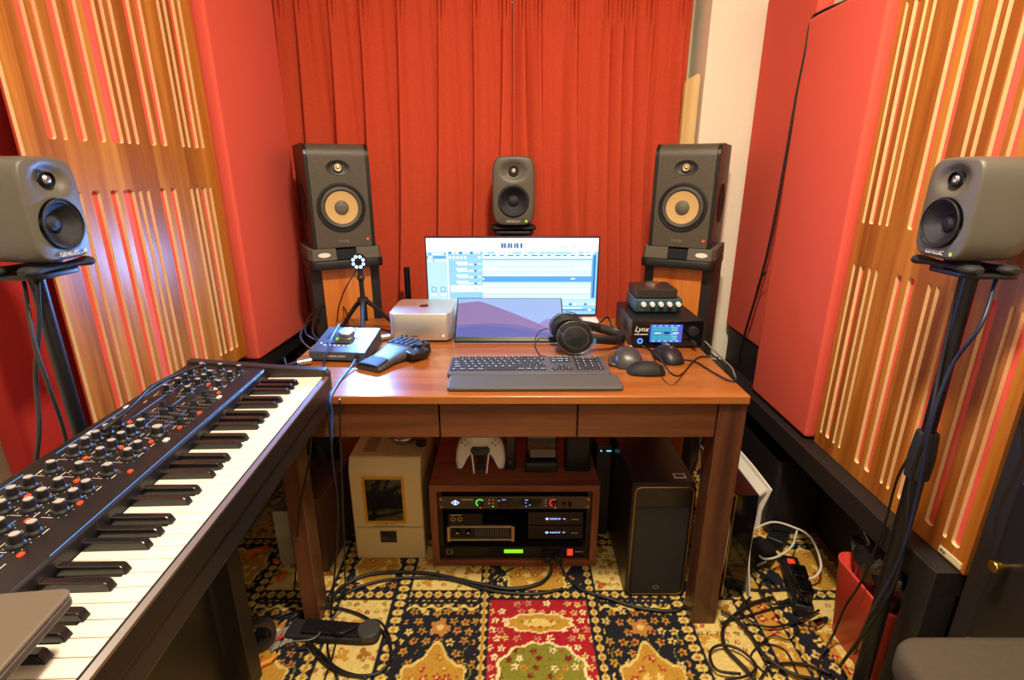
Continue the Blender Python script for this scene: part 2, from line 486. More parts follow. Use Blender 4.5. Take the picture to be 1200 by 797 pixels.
    cols = [(-1.02,-.98,'s'),(-.98,-.80,'c'),(-.80,-.76,'s'),(-.76,-.56,'n'),(-.56,-.515,'s'),(-.515,-.36,'c'),(-.36,-.31,'s'),(-.31,-.098,'n'),(-.098,-.066,'s'),(-.066,.222,'r'),
            (.222,.258,'s'),(.258,.47,'n'),(.47,.52,'s'),(.52,.66,'c'),(.66,.705,'s'),(.705,.765,'g'),(.765,.80,'s'),(.80,.86,'n2'),(.86,.88,'g'),(.88,1.07,'c')]
    rows = [(.45,.68),(.72,.975),(1.0,1.262),(1.302,1.50),(1.54,1.78),(1.82,2.01)]
    rows = [(.45,.52),(.56,.735),(.775,1.262),(1.302,1.50),(1.54,1.78),(1.82,2.01)]
    for ri,(y0,y1) in enumerate(rows):
        for a,b,k in cols:
            m = (X>=a)&(X<b)&(Y>=y0)&(Y<y1)
            cx, cy = (a+b)/2, (y0+y1)/2
            if k == 'c': (cell_cream(m, ri*7+int(a*100)%50) if ri != 3 else cell_navy(m, cx, cy, (b-a)/2, (y1-y0)/2, ri+5))
            if k == 'n': (cell_navy(m, cx, cy-.01, (b-a)/2, (y1-y0)/2, ri*5+int(a*100)%40) if ri%2 == 0 else cell_cream(m, ri+3))
            if k == 'r': (cell_red(m, cx, y1-.085) if ri%2 == 0 else (cell_navy(m, cx, cy, (b-a)/2*.8,(y1-y0)/2, 9)))
            if k in ('g','n2'):
                put(m, gold if k == 'g' else navy); flowers(m, .04, [red,cream,ochre] if k=='g' else [gold,L3('#b5793e'),cream], 31+ri, .42, 4, .9, cream if k=='g' else dred)
    for a,b,k in cols:
        if k == 's': stripe((X>=a)&(X<b), Y, X-(a+b)/2, b-a)
    ends = [r[1] for r in rows]; starts = [r[0] for r in rows]
    for e,s_ in zip(ends[:-1], starts[1:]):
        m = (Y>=e)&(Y<s_)
        for a,b,k in cols:
            if k not in ('s','g','n2'): stripe(m&(X>=a)&(X<b), X, Y-(e+s_)/2, s_-e)
    n = np.random.RandomState(5).rand(*X.shape)
    C *= (.86+.28*n)[...,None]
    C = np.clip(C,0,1)
    me = bpy.data.meshes.new('rug')
    Z = .008+.0006*n
    V = np.stack([X,Y,Z],-1).reshape(-1,3)
    W = nx+1
    I = (np.arange(ny)[:,None]*W+np.arange(nx)[None,:]).reshape(-1)
    F = np.stack([I,I+1,I+W+1,I+W],-1)
    nv = len(V)
    # underside slab so that the rug has thickness
    V = np.vstack([V, [[X0,Y0,0.001],[X1,Y0,0.001],[X1,Y1,0.001],[X0,Y1,0.001]]])
    me.vertices.add(len(V)); me.vertices.foreach_set('co', V.reshape(-1))
    corner = [0, nx, ny*W+nx, ny*W]
    extra = [(nv+3,nv+2,nv+1,nv)]
    fl = F.reshape(-1).tolist()+[i for f in extra for i in f]+[0,nv,nv+1,nx]+[nx,nv+1,nv+2,ny*W+nx]+[ny*W+nx,nv+2,nv+3,ny*W]+[ny*W,nv+3,nv,0]
    nf = len(fl)//4
    me.loops.add(len(fl)); me.loops.foreach_set('vertex_index', fl)
    me.polygons.add(nf); me.polygons.foreach_set('loop_start', [4*i for i in range(nf)])
    me.update(calc_edges=True)
    ca = me.color_attributes.new('pattern', 'FLOAT_COLOR', 'POINT')
    cc = np.ones((len(V),4)); cc[:nv,:3] = C.reshape(-1,3); cc[nv:,:3] = .1
    ca.data.foreach_set('color', cc.reshape(-1))
    m = mat('rug pile', '#888888', .95, spec=.1, bump=(500,.4))
    nt = m.node_tree
    an = nt.nodes.new('ShaderNodeAttribute'); an.attribute_name = 'pattern'
    nt.links.new(an.outputs['Color'], nt.nodes['Principled BSDF'].inputs['Base Color'])
    me.materials.append(m)
    o = bpy.data.objects.new('rug', me); COL.objects.link(o)
    tag(o, 'patterned rug with red, navy and gold floral cells under the desk', 'rug')
rug()
FZ = .009
# ================================================================ panels
def diffuser(name, label, slots, W, H, z_groups, base, rz, mirror, wood_m, group='slotted wood diffuser panels'):
    """local: x along the wall from the near edge (0) to the far edge (W), z up, front face at y=0 facing -y, slots cut right through"""
    root = thing(name, label, 'acoustic panel', base, rz, group)
    th = .009
    cu = bpy.data.curves.new('outline', 'CURVE'); cu.dimensions = '2D'; cu.fill_mode = 'BOTH'; cu.extrude = th/2
    def spl(pts):
        s = cu.splines.new('POLY'); s.points.add(len(pts)-1)
        for p, q in zip(s.points, pts): p.co = (q[0], q[1], 0, 1)
        s.use_cyclic_u = True
    fl = (lambda x: W-x) if mirror else (lambda x: x)
    spl([(0,0),(W,0),(W,H),(0,H)])
    for a, b in slots:
        x0, x1 = sorted((fl(a*W), fl(b*W)))
        r = min((x1-x0)/2, .007)
        for z0, z1 in z_groups: spl(rrect(x0,x1,z0,z1,r*.98,5))
    ob = bpy.data.objects.new('outline', cu); COL.objects.link(ob)
    me = bpy.data.meshes.new_from_object(ob.evaluated_get(bpy.context.evaluated_depsgraph_get()))
    bpy.data.objects.remove(ob)
    m = MB()
    m.M = T(0, th/2, 0) @ RX(PI/2)
    for p in me.polygons:
        nz = abs(p.normal.z)
        m.add([tuple(me.vertices[i].co) for i in p.vertices], [tuple(range(len(p.vertices)))], 0 if nz > .7 or (mirror and max(abs(me.vertices[i].co.x-W) for i in p.vertices) < 1e-4) else 1)
    m.build('slotted_face', [wood_m, K['mdf']], root)
    MB().box(.012,W-.004,.0095,.030,.004,H-.004).build('red_backing', K['red_f'], root, bevel=.003)
    return root
SL = [(.096,.131),(.155,.174),(.218,.257),(.306,.342),(.368,.427),(.446,.466),(.489,.510),(.572,.607),(.636,.673),(.767,.787),(.807,.827),(.850,.885),(.908,.928)]
SR = [(.045,.083),(.105,.124),(.172,.215),(.265,.300),(.325,.375),(.425,.444),(.468,.487),(.560,.597),(.635,.670),(.785,.803),(.833,.851),(.882,.916),(.948,.966)]
ZG = [(.042,.552),(.658,1.168)]
# left wall: near edge (-.96,1.10) to far edge (-.90,1.68); faces +x
pl0, pl1 = Vector((-.960,1.095,0)), Vector((-.900,1.680,0))
dv = pl1-pl0; ang = math.atan2(dv.y, dv.x)
lp = diffuser('wood_diffuser_panel', 'slotted wood panel over red backing behind the synthesizer keyboard', SL, dv.length, 1.215, ZG, (pl0.x,pl0.y,.645), ang, False, veneer)
pr0, pr1 = Vector((.925,1.430,0)), Vector((.925,.872,0))
dv = pr1-pr0; ang = math.atan2(dv.y, dv.x)
rp = diffuser('wood_diffuser_panel', 'slotted wood panel over red backing with a small cream badge at its foot', SR, dv.length, 1.215, ZG, (pr0.x,pr0.y,.452), ang, True, veneer_y)
bd = MB().box(dv.length-.066,dv.length-.008,-.003,.0,.006,.020)
bd.box(dv.length-.062,dv.length-.056,-.0035,-.003,.010,.016,1); bd.box(dv.length-.054,dv.length-.048,-.0035,-.003,.010,.016,1)
bd.build('badge', [mat('cream badge','#e0d2a8',.4), mat('badge print','#4a6048',.5)], rp)['label'] = 'small cream maker badge'
def soft_panel(label, p0, p1, z0, z1, th, m, group='red fabric acoustic panels'):
    """p0 -> p1 is the front face seen from the room with its left end first"""
    a, b = Vector((p0[0],p0[1],0)), Vector((p1[0],p1[1],0))
    d = b-a; w = d.length; h = z1-z0
    mb = MB()
    n = 14
    rings = []
    for y, i in ((0,.010),(.001,.005),(.005,.0015),(.012,0),(th-.004,0),(th,.003)):
        rings.append([(x,y,z) for x,z in rrect(i,w-i,i,h-i,max(.012-i,.001),4)][::-1])
    mb.loft(rings, 0)
    o = mb.build('acoustic_panel', m, None, (a.x,a.y,z0), math.atan2(d.y,d.x))
    return tag(o, label, 'acoustic panel', group)
soft_panel('bright red fabric panel between slotted wood panel and curtain, near the LED ring lamp', (-.868,1.690), (-.848,2.13), .62, 1.835, .06, K['red_f'])
soft_panel('shade-darkened red fabric panel behind the stand cluster near the cream wall edge', (-1.045,.995), (-1.040,1.32), .443, 1.85, .05, K['red_shade'])
soft_panel('shorter red fabric panel with a dark cord over its top corner', (.900,1.815), (.900,1.438), .458, 1.680, .05, K['red_f'])
soft_panel('tall red fabric panel against the cream wall pier behind the brown desk', (.935,2.20), (.935,1.835), .60, 1.838, .05, K['red_f'])

# ================================================================ black frames that carry the panels
fr = thing('panel_rack', 'long black frame rack under the slotted panel with the cream badge', 'rack', (.98,1.45,0))
def fbox(m, x0,x1,y0,y1,z0,z1): return m.box(x0-.98,x1-.98,y0-1.45,y1-1.45,z0,z1)
fbox(MB(), .876,1.10,.880,2.17,.386,.450).build('top_deck', K['black_wood'], fr, bevel=.002)
for (x,y) in ((.876,.880),(1.04,.880),(.876,2.11),(1.04,2.11)):
    fbox(MB(), x,x+.06,y,y+.06,.0,.386).build('leg', K['black_wood'], fr, bevel=.002)
fbox(MB(), 1.085,1.10,.94,2.11,FZ,.386).build('dark_back_fill', K['black_wood'], fr)  # added board that keeps the space under the deck dark
fbox(MB(), .94,1.085,2.13,2.15,FZ,.386).build('dark_end_fill', K['black_wood'], fr)  # also added for darkness, closes the far end
fbox(MB(), .940,1.10,1.845,2.17,.450,.598).build('riser', K['black_wood'], fr, bevel=.002)
fl_ = thing('panel_rack', 'two-tier black rack under the panels on the synthesizer side', 'rack', (-.9,1.5,0))
def gbox(m, x0,x1,y0,y1,z0,z1): return m.box(x0+.9,x1+.9,y0-1.5,y1-1.5,z0,z1)
gbox(MB(), -1.10,-.640,.965,1.70,.402,.442).build('lower_shelf', mat('black shelf with worn satin top','#262a28',.45, bump=(300,.2)), fl_, bevel=.002)
gbox(MB(), -1.10,-.872,1.335,2.16,.560,.617).build('upper_shelf', K['black_wood'], fl_, bevel=.002)
for (x0,x1,y0,y1,z1) in ((-.700,-.640,.965,1.015,.402),(-1.10,-1.04,.965,1.015,.402),(-1.10,-1.05,1.65,1.70,.402),(-.70,-.65,1.65,1.70,.402)):
    gbox(MB(), x0,x1,y0,y1,FZ,z1).build('leg', K['black_wood'], fl_, bevel=.002)
for y in (1.34,2.10):
    gbox(MB(), -1.10,-.90,y,y+.04,.442 if y < 1.5 else FZ,.560).build('post', K['black_wood'], fl_, bevel=.002)
tag(MB().rslab(.905,1.075,1.56,2.04,FZ,.30,.02,.004).build('dark_filler_box', K['black']), 'plain black box added to darken the floor under the badge-side panel rack', 'box')  # added box, fills the dark space under the rack
# cabinet at the far right
cb = thing('black_cabinet', 'black cabinet with brass knobs beside the slotted panel with the badge', 'cabinet', (1.02,.45,0))
m = MB().box(-.100,.11,-.42,.41,FZ,1.02); m.build('body', K['black_wood'], cb, bevel=.002)
MB().box(0,.11,-.42,.41,1.02,1.035)
for z0,z1,kz in ((.045,.352,.25),(.372,.714,.556),(.734,1.0,.86)):
    d = MB().box(-.116,-.1005,-.40,.358,z0,z1).build('drawer', K['black_sat'], cb, bevel=.002)
    for ky in (.328,-.36):
        k = MB().lathe([(.0001,.032),(.009,.032),(.0105,.030),(.0105,.020),(.006,.017),(.005,0)], (-.116,ky,kz), (-1,0,0), 20)
        k.build('knob', K['gold'], d)['label'] = 'brass knob'
MB().box(-.118,-.10,-.40,.358,.355,.360).build('trim_strip', K['steel'], cb)
tag_y = None
# padded stool bottom right
sl = thing('padded_stool', 'dark grey padded stool with rounded seat close to the black cabinet', 'stool', (.745,.47,0))
MB().rslab(-.165,.125,-.19,.165,.495,.555,.045,.014).build('seat', fabric('dark grey seat cloth','#4a4034',scale=900), sl)
MB().box(-.14,.10,-.165,.14,.475,.497).build('seat_board', K['black'], sl, bevel=.003)
for x in (-.13,.09):
    for y in (-.155,.13):
        MB().cyl((x,y,.475),(x*1.05,y*1.05,FZ),.013,.011).build('leg', K['black_met'], sl)

# ================================================================ desk
DX0,DX1,DY0,DY1,DZ = -.625,.580,1.165,1.872,.72
dk = thing('desk', 'brown wooden desk with three drawers carrying the computer screens', 'desk', (0,1.525,0))
def D(m,x0,x1,y0,y1,z0,z1,mi=0): return m.box(x0,x1,y0-1.525,y1-1.525,z0,z1,mi)
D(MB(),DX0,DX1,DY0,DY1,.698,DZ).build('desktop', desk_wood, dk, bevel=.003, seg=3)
for x0 in (DX0,DX1-.07):
    for y0 in (DY0+.008,DY1-.075):
        xa = x0 if x0 > 0 else x0+.033
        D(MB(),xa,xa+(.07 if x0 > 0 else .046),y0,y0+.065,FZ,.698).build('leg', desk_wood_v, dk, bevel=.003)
a = D(MB(),DX0+.07,DX1-.07,DY0+.036,DY0+.050,.602,.698); D(a,DX0+.07,DX1-.07,DY1-.05,DY1-.03,.602,.698)
D(a,DX0+.01,DX0+.03,DY0+.073,DY1-.075,.602,.698); D(a,DX1-.03,DX1-.01,DY0+.073,DY1-.075,.602,.698)
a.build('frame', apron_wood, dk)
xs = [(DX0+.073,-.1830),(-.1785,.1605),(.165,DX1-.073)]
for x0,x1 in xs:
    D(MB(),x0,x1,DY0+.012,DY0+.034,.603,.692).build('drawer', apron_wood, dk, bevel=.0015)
# ================================================================ loudspeakers
def superout(w, h, th, ex=6.0, barrel=.03):
    c, s = math.cos(th), math.sin(th)
    r = (abs(c/(w/2))**ex+abs(s/(h/2))**ex)**(-1/ex)
    x, z = r*c, r*s
    return x*(1-barrel*(abs(z)/(h/2))**2), z*(1-barrel*.5*(abs(x)/(w/2))**2)
def monitor_round(name, label, w, h, d, loc, rz, brand=True, group='rounded grey studio monitors', tilt=0):
    """rounded cast-metal two-way monitor: front at -y, base at z=0"""
    root = thing(name, label, 'speaker', loc, rz, group)
    b = MB(); n = 96
    b.M = T(0,0,h/2)
    wz, wr = -h*.140, w*.350           # woofer
    tz, tr = h*.285, w*.105            # tweeter
    def dep(x, z):
        rw = math.hypot(x, z-wz)
        v = 0
        if rw < wr*1.06:
            t = rw/wr
            v = .026*(1-min(t,1)**2.2)+.003 if t < 1 else .003*(1.06-t)/.06
        rt = math.hypot(x*.72, z-tz)
        v2 = .013*math.exp(-(rt/(w*.19))**4)
        rt2 = math.hypot(x, z-tz)
        if rt2 < tr: v2 += .004
        return max(v, v2 if z > wz+wr*.9 else 0)
    NR = 44
    vs, fs, mi = [], [], []
    for k in range(NR+1):
        f = k/NR
        for i in range(n):
            x, z = superout(w*.93, h*.95, 2*PI*i/n)
            x, z = x*f, z*f
            crown = .010*(f**4)
            vs.append((x, -d/2+dep(x,z)*(1 if f < .97 else 0)+crown*.5, z))
    for k in range(NR):
        for i in range(n):
            j = (i+1)%n
            fs.append((k*n+i,(k+1)*n+i,(k+1)*n+j,k*n+j))
            p = vs[fs[-1][0]]; 
    for f in fs:
        cx = sum(vs[q][0] for q in f)/4; cz = sum(vs[q][2] for q in f)/4
        b.add([vs[q] for q in f], [(0,1,2,3)], 0, True)
    # body rings
    rings = []
    for y, sc, zz in ((-d/2+.005,.93,.95),(-d/2+.0075,.965,.972),(-d/2+.014,.99,.99),(-d/2+.025,1,1),(0,1,1),(d*.25,.985,.99),(d*.42,.93,.955),(d*.49,.86,.91),(d/2,.78,.86)):
        rings.append([(superout(w*sc,h*zz,2*PI*i/n)[0], y, superout(w*sc,h*zz,2*PI*i/n)[1]) for i in range(n)][::-1])
    b.loft(rings, 0, cap=False)
    b.f.append(list(range(len(b.v)-n, len(b.v)))); b.m.append(0); b.sm.append(False)
    o = b.build('cabinet', K['gen'], root)
    # merge the front grid so it shades smoothly
    import bmesh
    bm = bmesh.new(); bm.from_mesh(o.data); bmesh.ops.remove_doubles(bm, verts=bm.verts, dist=1e-5); bm.to_mesh(o.data); bm.free()
    F = -d/2
    Z = h/2
    g = MB().lathe([(wr*1.0,0),(wr*1.02,.003),(wr*.97,.004),(wr*.95,.0015),(wr*.88,.0005),(wr*.80,-.003),(wr*.45,-.015),(wr*.38,-.0165),(wr*.30,-.0125),(wr*.15,-.0095),(.0001,-.0085)], (0,F-.0005,Z+wz), (0,-1,0), 48)
    g.build('woofer', K['cone'], root)
    MB().lathe([(tr*1.0,-.004),(tr*1.05,-.0105),(tr*.82,-.0105),(tr*.74,-.012)], (0,F,Z+tz), (0,-1,0), 32).build('tweeter_ring', K['black'], root)
    MB().lathe([(tr*.78,-.012),(tr*.66,-.0075),(tr*.4,-.0045),(.0001,-.0035)], (0,F,Z+tz), (0,-1,0), 28).build('tweeter', K['steel'], root)
    MB().disc((w*.30, F+.0012, h*.072), (0,-1,0), w*.027, 16).build('power_light', glow('green lamp','#a8f020',1.2), root)
    t = MB().text('GENELEC', w*.082, T(0,F+.0010,h*.068) @ STAND, ext=.0006)
    t.build('lettering', K['mark'], root)
    return root
def pod(root, w, d, z=0, name='rest'):
    """sculpted rubber rest with rounded ends under a round monitor, thing-local, top at z"""
    m = MB()
    for s in (-1,1):
        m.loft([[(x+s*0, y, zz) for x,y,zz in ring] for ring in pod_rings(w, s*d*.30, z)], 0)
    m.box(-w*.10,w*.10,-d*.30,d*.30,z-.016,z-.006)
    return m.build(name, K['black_rub'], root, bevel=0)
def pod_rings(w, y0, z):
    out = []
    for t in [i/14 for i in range(15)]:
        x = (t-.5)*w*1.06
        e = abs(t-.5)*2
        r = .0065+.0075*e**2
        if e > .93: r *= .75
        if e > .99: r *= .5
        out.append([(x, y0+r*1.5*math.cos(a), z-.011+r*.8*math.sin(a)) for a in [2*PI*k/12 for k in range(12)]])
    return out
def stand_tube(name, label, loc, top, legs, group=None, clutch=.62, sleeve=True):
    """telescopic pole stand; top in metres above the floor"""
    r = thing(name, label, 'speaker stand', loc, 0, group)
    MB().cyl((0,0,.10 if legs else .012),(0,0,clutch),.0165).build('lower_tube', K['black_met'], r)
    MB().cyl((0,0,clutch-.02),(0,0,top-.008),.0125).build('upper_tube', K['black_met'], r)
    MB().lathe([(.0165,0),(.022,.004),(.0225,.02),(.0235,.05),(.021,.09),(.0195,.105),(.0125,.108)], (0,0,clutch-.04), (0,0,1), 24).build('clutch_grip', K['black_rub'], r)
    MB().rslab(-.05,.05,-.05,.05,top-.009,top,.02,.001).build('top_plate', K['black_met'], r)
    if legs: MB().lathe([(.0165,.05),(.024,.055),(.026,.09),(.024,.12),(.0165,.125)], (0,0,.03)).build('leg_hub', K['black_rub'], r)
    if not legs:
        MB().lathe([(.0001,.024),(.02,.024),(.10,.014),(.105,.008),(.105,0),(.0001,0)],(-.086,-.055,0),n=48).build('round_base', K['black_met'], r)
        MB().box(-.03,.0,-.02,.0,.008,.03).build('base_socket', K['black_met'], r)
    for a in legs:
        c, s = math.cos(R(a)), math.sin(R(a))
        MB().cyl((.016*c,.016*s,.115),(.20*c,.20*s,.012),.0095,.0085,12).sph((.20*c,.20*s,.0115),.0105,12,8).build('leg', K['black_met'], r)
    return r
# side monitors on stands
GW,GH,GD = .121,.176,.118
gl = monitor_round('studio_monitor', 'rounded grey monitor on the pole stand behind the synthesizer', GW,GH,GD, (-.848,.938,1.088), R(89))
pod(gl, GW*1.15, GD*.9, 0)
stand_tube('speaker_stand', 'black pole stand with cables behind the synthesizer, near the darkened red panel', (-.858,.932,FZ), 1.070-FZ, (175,250,-60), clutch=.60)
gr = monitor_round('studio_monitor', 'rounded grey monitor on the pole stand that rises over the red bin', GW,GH,GD, (.826,.955,1.088), R(-90))
pod(gr, GW*1.15, GD*.9, 0)
stand_tube('speaker_stand', 'black pole stand standing over the red bin', (.838,.945,FZ), 1.070-FZ, (), clutch=.665)
# centre monitor on its dark column behind the screen
gc = monitor_round('studio_monitor', 'rounded grey monitor above the big screen in front of the curtains', .166,.262,.15, (.006,2.165,1.034), 0)
pod(gc, .17, .13, 0)
cs = thing('centre_stand', 'dark column stand under the middle monitor behind the big screen', 'speaker stand', (.006,2.17,0))
MB().box(-.055,.055,-.04,.04,.03,1.000).build('column', K['black_wood'], cs, bevel=.003)
MB().rslab(-.08,.08,-.065,.065,1.000,1.012,.02,.002).build('top_plate', K['black'], cs)
MB().rslab(-.13,.13,-.13,.06,.009,.03,.03,.003).build('base_plate', K['black'], cs)

def monitor_box(label, loc, rz, flip):
    w,h,d = .218,.353,.27
    root = thing('studio_monitor', label, 'speaker', loc, rz, 'black box monitors with tan cones')
    # profile in the yz plane with a rolled top front edge
    r_ = .042
    prof = [(-d/2,.0)]+[(-d/2+r_-r_*math.cos(R(a)), h-r_+r_*math.sin(R(a))) for a in range(0,91,9)]+[(d/2,h),(d/2,.0)]
    m = MB()
    n = len(prof)
    vs = [(-w/2+.012,y,z) for y,z in prof]+[(w/2-.012,y,z) for y,z in prof]
    fs = [(i,(i+1)%n,n+(i+1)%n,n+i) for i in range(n)]
    m.add(vs, fs, 0, True)
    o = m.build('baffle', ash, root)
    for p in o.data.polygons: p.use_smooth = 1 <= min(p.vertices) <= 10 and len(p.vertices) == 4 and p.vertices[1] != 0
    for s in (-1,1):
        q = MB(); x0, x1 = sorted((s*(w/2-.012), s*w/2))
        vs = [(x0,y,z) for y,z in prof]+[(x1,y,z) for y,z in prof]
        q.add(vs, fs+[tuple(range(n)), tuple(range(n,2*n))[::-1]], 0)
        q.build('side_panel', mat('black side','#0e0c10',.35) if 'black side' not in bpy.data.materials else bpy.data.materials['black side'], root, bevel=.0015)
        MB().lathe([(.068,0),(.070,.002),(.063,.002),(.058,-.0005)], (s*w/2,.01,.15), (s,0,0), 36).disc((s*(w/2+.0006),.01,.15),(s,0,0),.058,36).build('side_radiator', K['black_rub'], root)
    F = -d/2
    MB().lathe([(.040,.001),(.039,.003),(.026,.0005),(.016,-.001)], (0,F,.274), (0,-1,0), 40, sx=1.0, sy=.62).lathe([(.0165,0),(.016,.006),(.0135,.0065),(.0125,.003)], (0,F-.0005,.274),(0,-1,0),28).build('tweeter_plate', K['black'], root)
    MB().lathe([(.0125,.0015),(.0095,.002),(.0075,.0015),(.0048,.004),(.0001,.0055)], (0,F-.002,.274), (0,-1,0), 28).build('tweeter', mat('pale metal dome','#dfc9a0',.3,metal=.9) if 'pale metal dome' not in bpy.data.materials else bpy.data.materials['pale metal dome'], root)
    wz = .139
    g = MB().lathe([(.085,0),(.0845,.004),(.079,.0055),(.076,.003),(.0735,.0045),(.072,.002)], (0,F,wz), (0,-1,0), 56)
    g.build('woofer_frame', K['black_rub'], root)
    for a in range(30,390,60):
        c,s = math.cos(R(a)),math.sin(R(a))
        g2 = MB().cyl((.080*c,F-.0045,wz+.080*s),(.080*c,F-.0065,wz+.080*s),.0028,n=10)
        g2.build('screw', K['black'], root)
    MB().lathe([(.0725,.002),(.069,.0065),(.065,.0075),(.060,.006),(.056,.002)], (0,F,wz), (0,-1,0), 56).build('surround', mat('grey rubber surround','#4a4641',.5) if 'grey rubber surround' not in bpy.data.materials else bpy.data.materials['grey rubber surround'], root)
    MB().lathe([(.0565,.0035),(.040,.0012),(.024,.0005)], (0,F-.0012,wz), (0,-1,0), 56).build('cone', mat('tan woven cone','#c6a368',.55, bump=(700,.5), var=(260,.12)) if 'tan woven cone' not in bpy.data.materials else bpy.data.materials['tan woven cone'], root)['label'] = 'tan woven cone'
    MB().lathe([(.0245,.002),(.0235,.005),(.017,.0085),(.009,.011),(.0001,.0118)], (0,F-.001,wz), (0,-1,0), 36).build('dust_cap', mat('grey cap','#5d594c',.6) if 'grey cap' not in bpy.data.materials else bpy.data.materials['grey cap'], root)
    MB().text('FOCAL', .0125, T(-.002 if not flip else -.01,F-.0004,.022) @ STAND, ext=.0005).build('lettering', K['steel'], root)
    MB().disc((.083,F-.0008,.026),(0,-1,0),.0046,12).build('power_light', glow('red lamp','#ff3a10',1.6) if 'red lamp' not in bpy.data.materials else bpy.data.materials['red lamp'], root)
    return root
def iso_pad(label, loc, rz, flip):
    root = thing('isolation_pad', label, 'isolation pad', loc, rz, 'black foam pads under the box monitors')
    padm = bpy.data.materials.get('charcoal foam') or mat('charcoal foam','#5a554a',.8,bump=(500,.4))
    for s in (-1,1):
        x0,x1 = (.034,.130) if s > 0 else (-.130,-.034)
        xo = x1 if s > 0 else x0; xi = x0 if s > 0 else x1
        m = MB()
        pts = [(xi,-.150),(xo-s*.012,-.150),(xo,-.118),(xo,.110),(xi,.110)]
        if s < 0: pts = pts[::-1]
        m.prism(pts, 0, .042, taper=.965, cen=(s*.08,0))
        m.build('foam_block', padm, root, bevel=.003)
    MB().box(-.034,.034,-.136,.11,.0,.036).build('foam_bridge', mat('dark blue black foam','#10121c',.8), root, bevel=.002)
    lx = .084 if flip else -.078
    k = MB(); k.M = T(lx,-.1500,.021) @ RX(PI/2); k.add([(x,y,0) for x,y in circ(0,0,.021,28,.0085)],[tuple(range(28))]); 
    k.build('oval_badge', K['white'], root)['label'] = 'white oval badge'
    return root
def tower_stand(label, loc, rz):
    r = thing('speaker_stand', label, 'speaker stand', loc, rz, 'wood fronted speaker stands')
    MB().rslab(-.132,.132,-.158,.118,.903,.933,.03,.003).build('top_plate', K['black'], r)
    MB().box(-.125,.125,-.098,.13,.03,.903).build('column', K['black_wood'], r, bevel=.002)
    MB().box(-.088,.088,-.112,-.098,.03,.903).build('front_board', column_wood, r, bevel=.002)['label'] = 'orange cherry veneer front board'
    MB().rslab(-.13,.13,-.11,.13,FZ,.03,.02,.003).build('base_plate', K['black'], r)
    return r
SPX, SPY, TOE = .668, 2.030, R(28)
for sgn, lab in ((-1,'behind the small LED ring lamp'),(1,'behind the stacked audio boxes')):
    loc = (sgn*SPX, SPY, 0); rz = -sgn*TOE if False else (TOE if sgn < 0 else -TOE)
    tower_stand('black speaker stand with an orange wood front '+lab, (loc[0],loc[1],0), rz)
    iso_pad('charcoal foam pad with a white oval badge '+lab, (loc[0],loc[1],.9335), rz, sgn > 0)
    monitor_box('black box monitor with a tan cone '+lab, (loc[0],loc[1],.9775), rz, sgn > 0)
# ================================================================ things on the desk
Z0 = DZ+.0005
# ---- big screen
ms = thing('computer_monitor', 'wide computer screen showing blue and white editing software', 'monitor', (.001,1.845,Z0))
W2,H0,H1 = .307,.018,.302
MB().rslab(-W2,W2,.0,.022,H0,H1,.004,.001).build('casing', mat('dark navy casing','#10162c',.35), ms)
MB().box(-.03,.03,.022,.05,.0,.12).box(-.03,.03,.02,.03,.09,.2).build('neck', K['white'], ms, bevel=.002)
MB().rslab(-.10,.309,-.115,.055,.0,.011,.03,.003).build('foot', K['white'], ms)['label'] = 'white foot plate'
S = MB()
pal = dict(w=glow('screen white','#ffffff',1.15), b=glow('screen light blue','#8fcdf4',1.0), m=glow('screen mid blue','#4fa3e0',1.0), d=glow('screen deep blue','#1c5fb0',.9),
           g=glow('screen pale green','#cfeee6',1.0), l=glow('screen pale blue','#b5dff8',1.0), p=glow('screen very pale','#e6f6f4',1.05))
pk = list(pal); lay = [0]
def rc(x0,x1,y0,y1,c):      # x, y as fractions, y from the top
    lay[0] += 1
    sx = lambda f: -W2+.005+f*(2*W2-.010)
    sz = lambda f: H1-.005-f*(H1-H0-.010)
    S.rect(sx(x0),sx(x1),sz(y1),sz(y0),-.0002-.00001*lay[0],pk.index(c))
r = random.Random(4)
rc(0,1,0,1,'b'); rc(0,1,0,.17,'w'); rc(0,.115,.17,1,'l'); rc(.118,.125,.17,.80,'w')
rc(0.01,.11,.19,.215,'m'); rc(.03,.10,.192,.213,'w'); rc(.0,.112,.225,.262,'m'); rc(.01,.035,.232,.255,'w'); rc(.01,.11,.275,.297,'w'); rc(.035,.045,.275,.297,'m')
for i in range(9): rc(.13+i*.021,.142+i*.021,.175,.20,'w' if i%3 else 'd')
rc(.125,.325,.21,.27,'b')
for i in range(5): rc(.13+i*.022,.143+i*.022,.232,.262,'w')
rc(.30,.315,.23,.26,'w')
for i in range(5):
    y = .29+i*.083
    rc(.128,.323,y,y+.002,'l')
    if i < 4:
        if i != 2: rc(.145,.162,y+.02,y+.05,'m'); rc(.148,.159,y+.025,y+.045,'l')
        x = .17
        while x < .235: d = r.uniform(.006,.012); rc(x,x+d,y+.012,y+.035,'w'); x += d+.002
        x = .18
        while x < .24: d = r.uniform(.006,.012); rc(x,x+d,y+.04,y+.058,'w'); x += d+.003
        rc(.245,.272,y+.035,y+.055,'w'); rc(.278,.288,y+.035,y+.058,'d'); rc(.30,.305,y+.03,y+.05,'w'); rc(.31,.315,y+.03,y+.05,'w')
    else:
        rc(.135,.325,y-.01,y+.075,'w'); rc(.15,.16,y+.02,y+.04,'b'); rc(.28,.286,y+.03,y+.045,'d')
rc(.325,1,.175,.205,'b')
x = .33
while x < .98: d = r.uniform(.008,.03); rc(x,x+d,.178,.20,'w' if r.random()<.5 else 'l'); x += d+.006
rc(.325,.975,.21,.232,'w')
for i in range(14): rc(.335+i*.046,.335+i*.046+(.035 if i%3 == 0 else .024),.215,.229,'d')
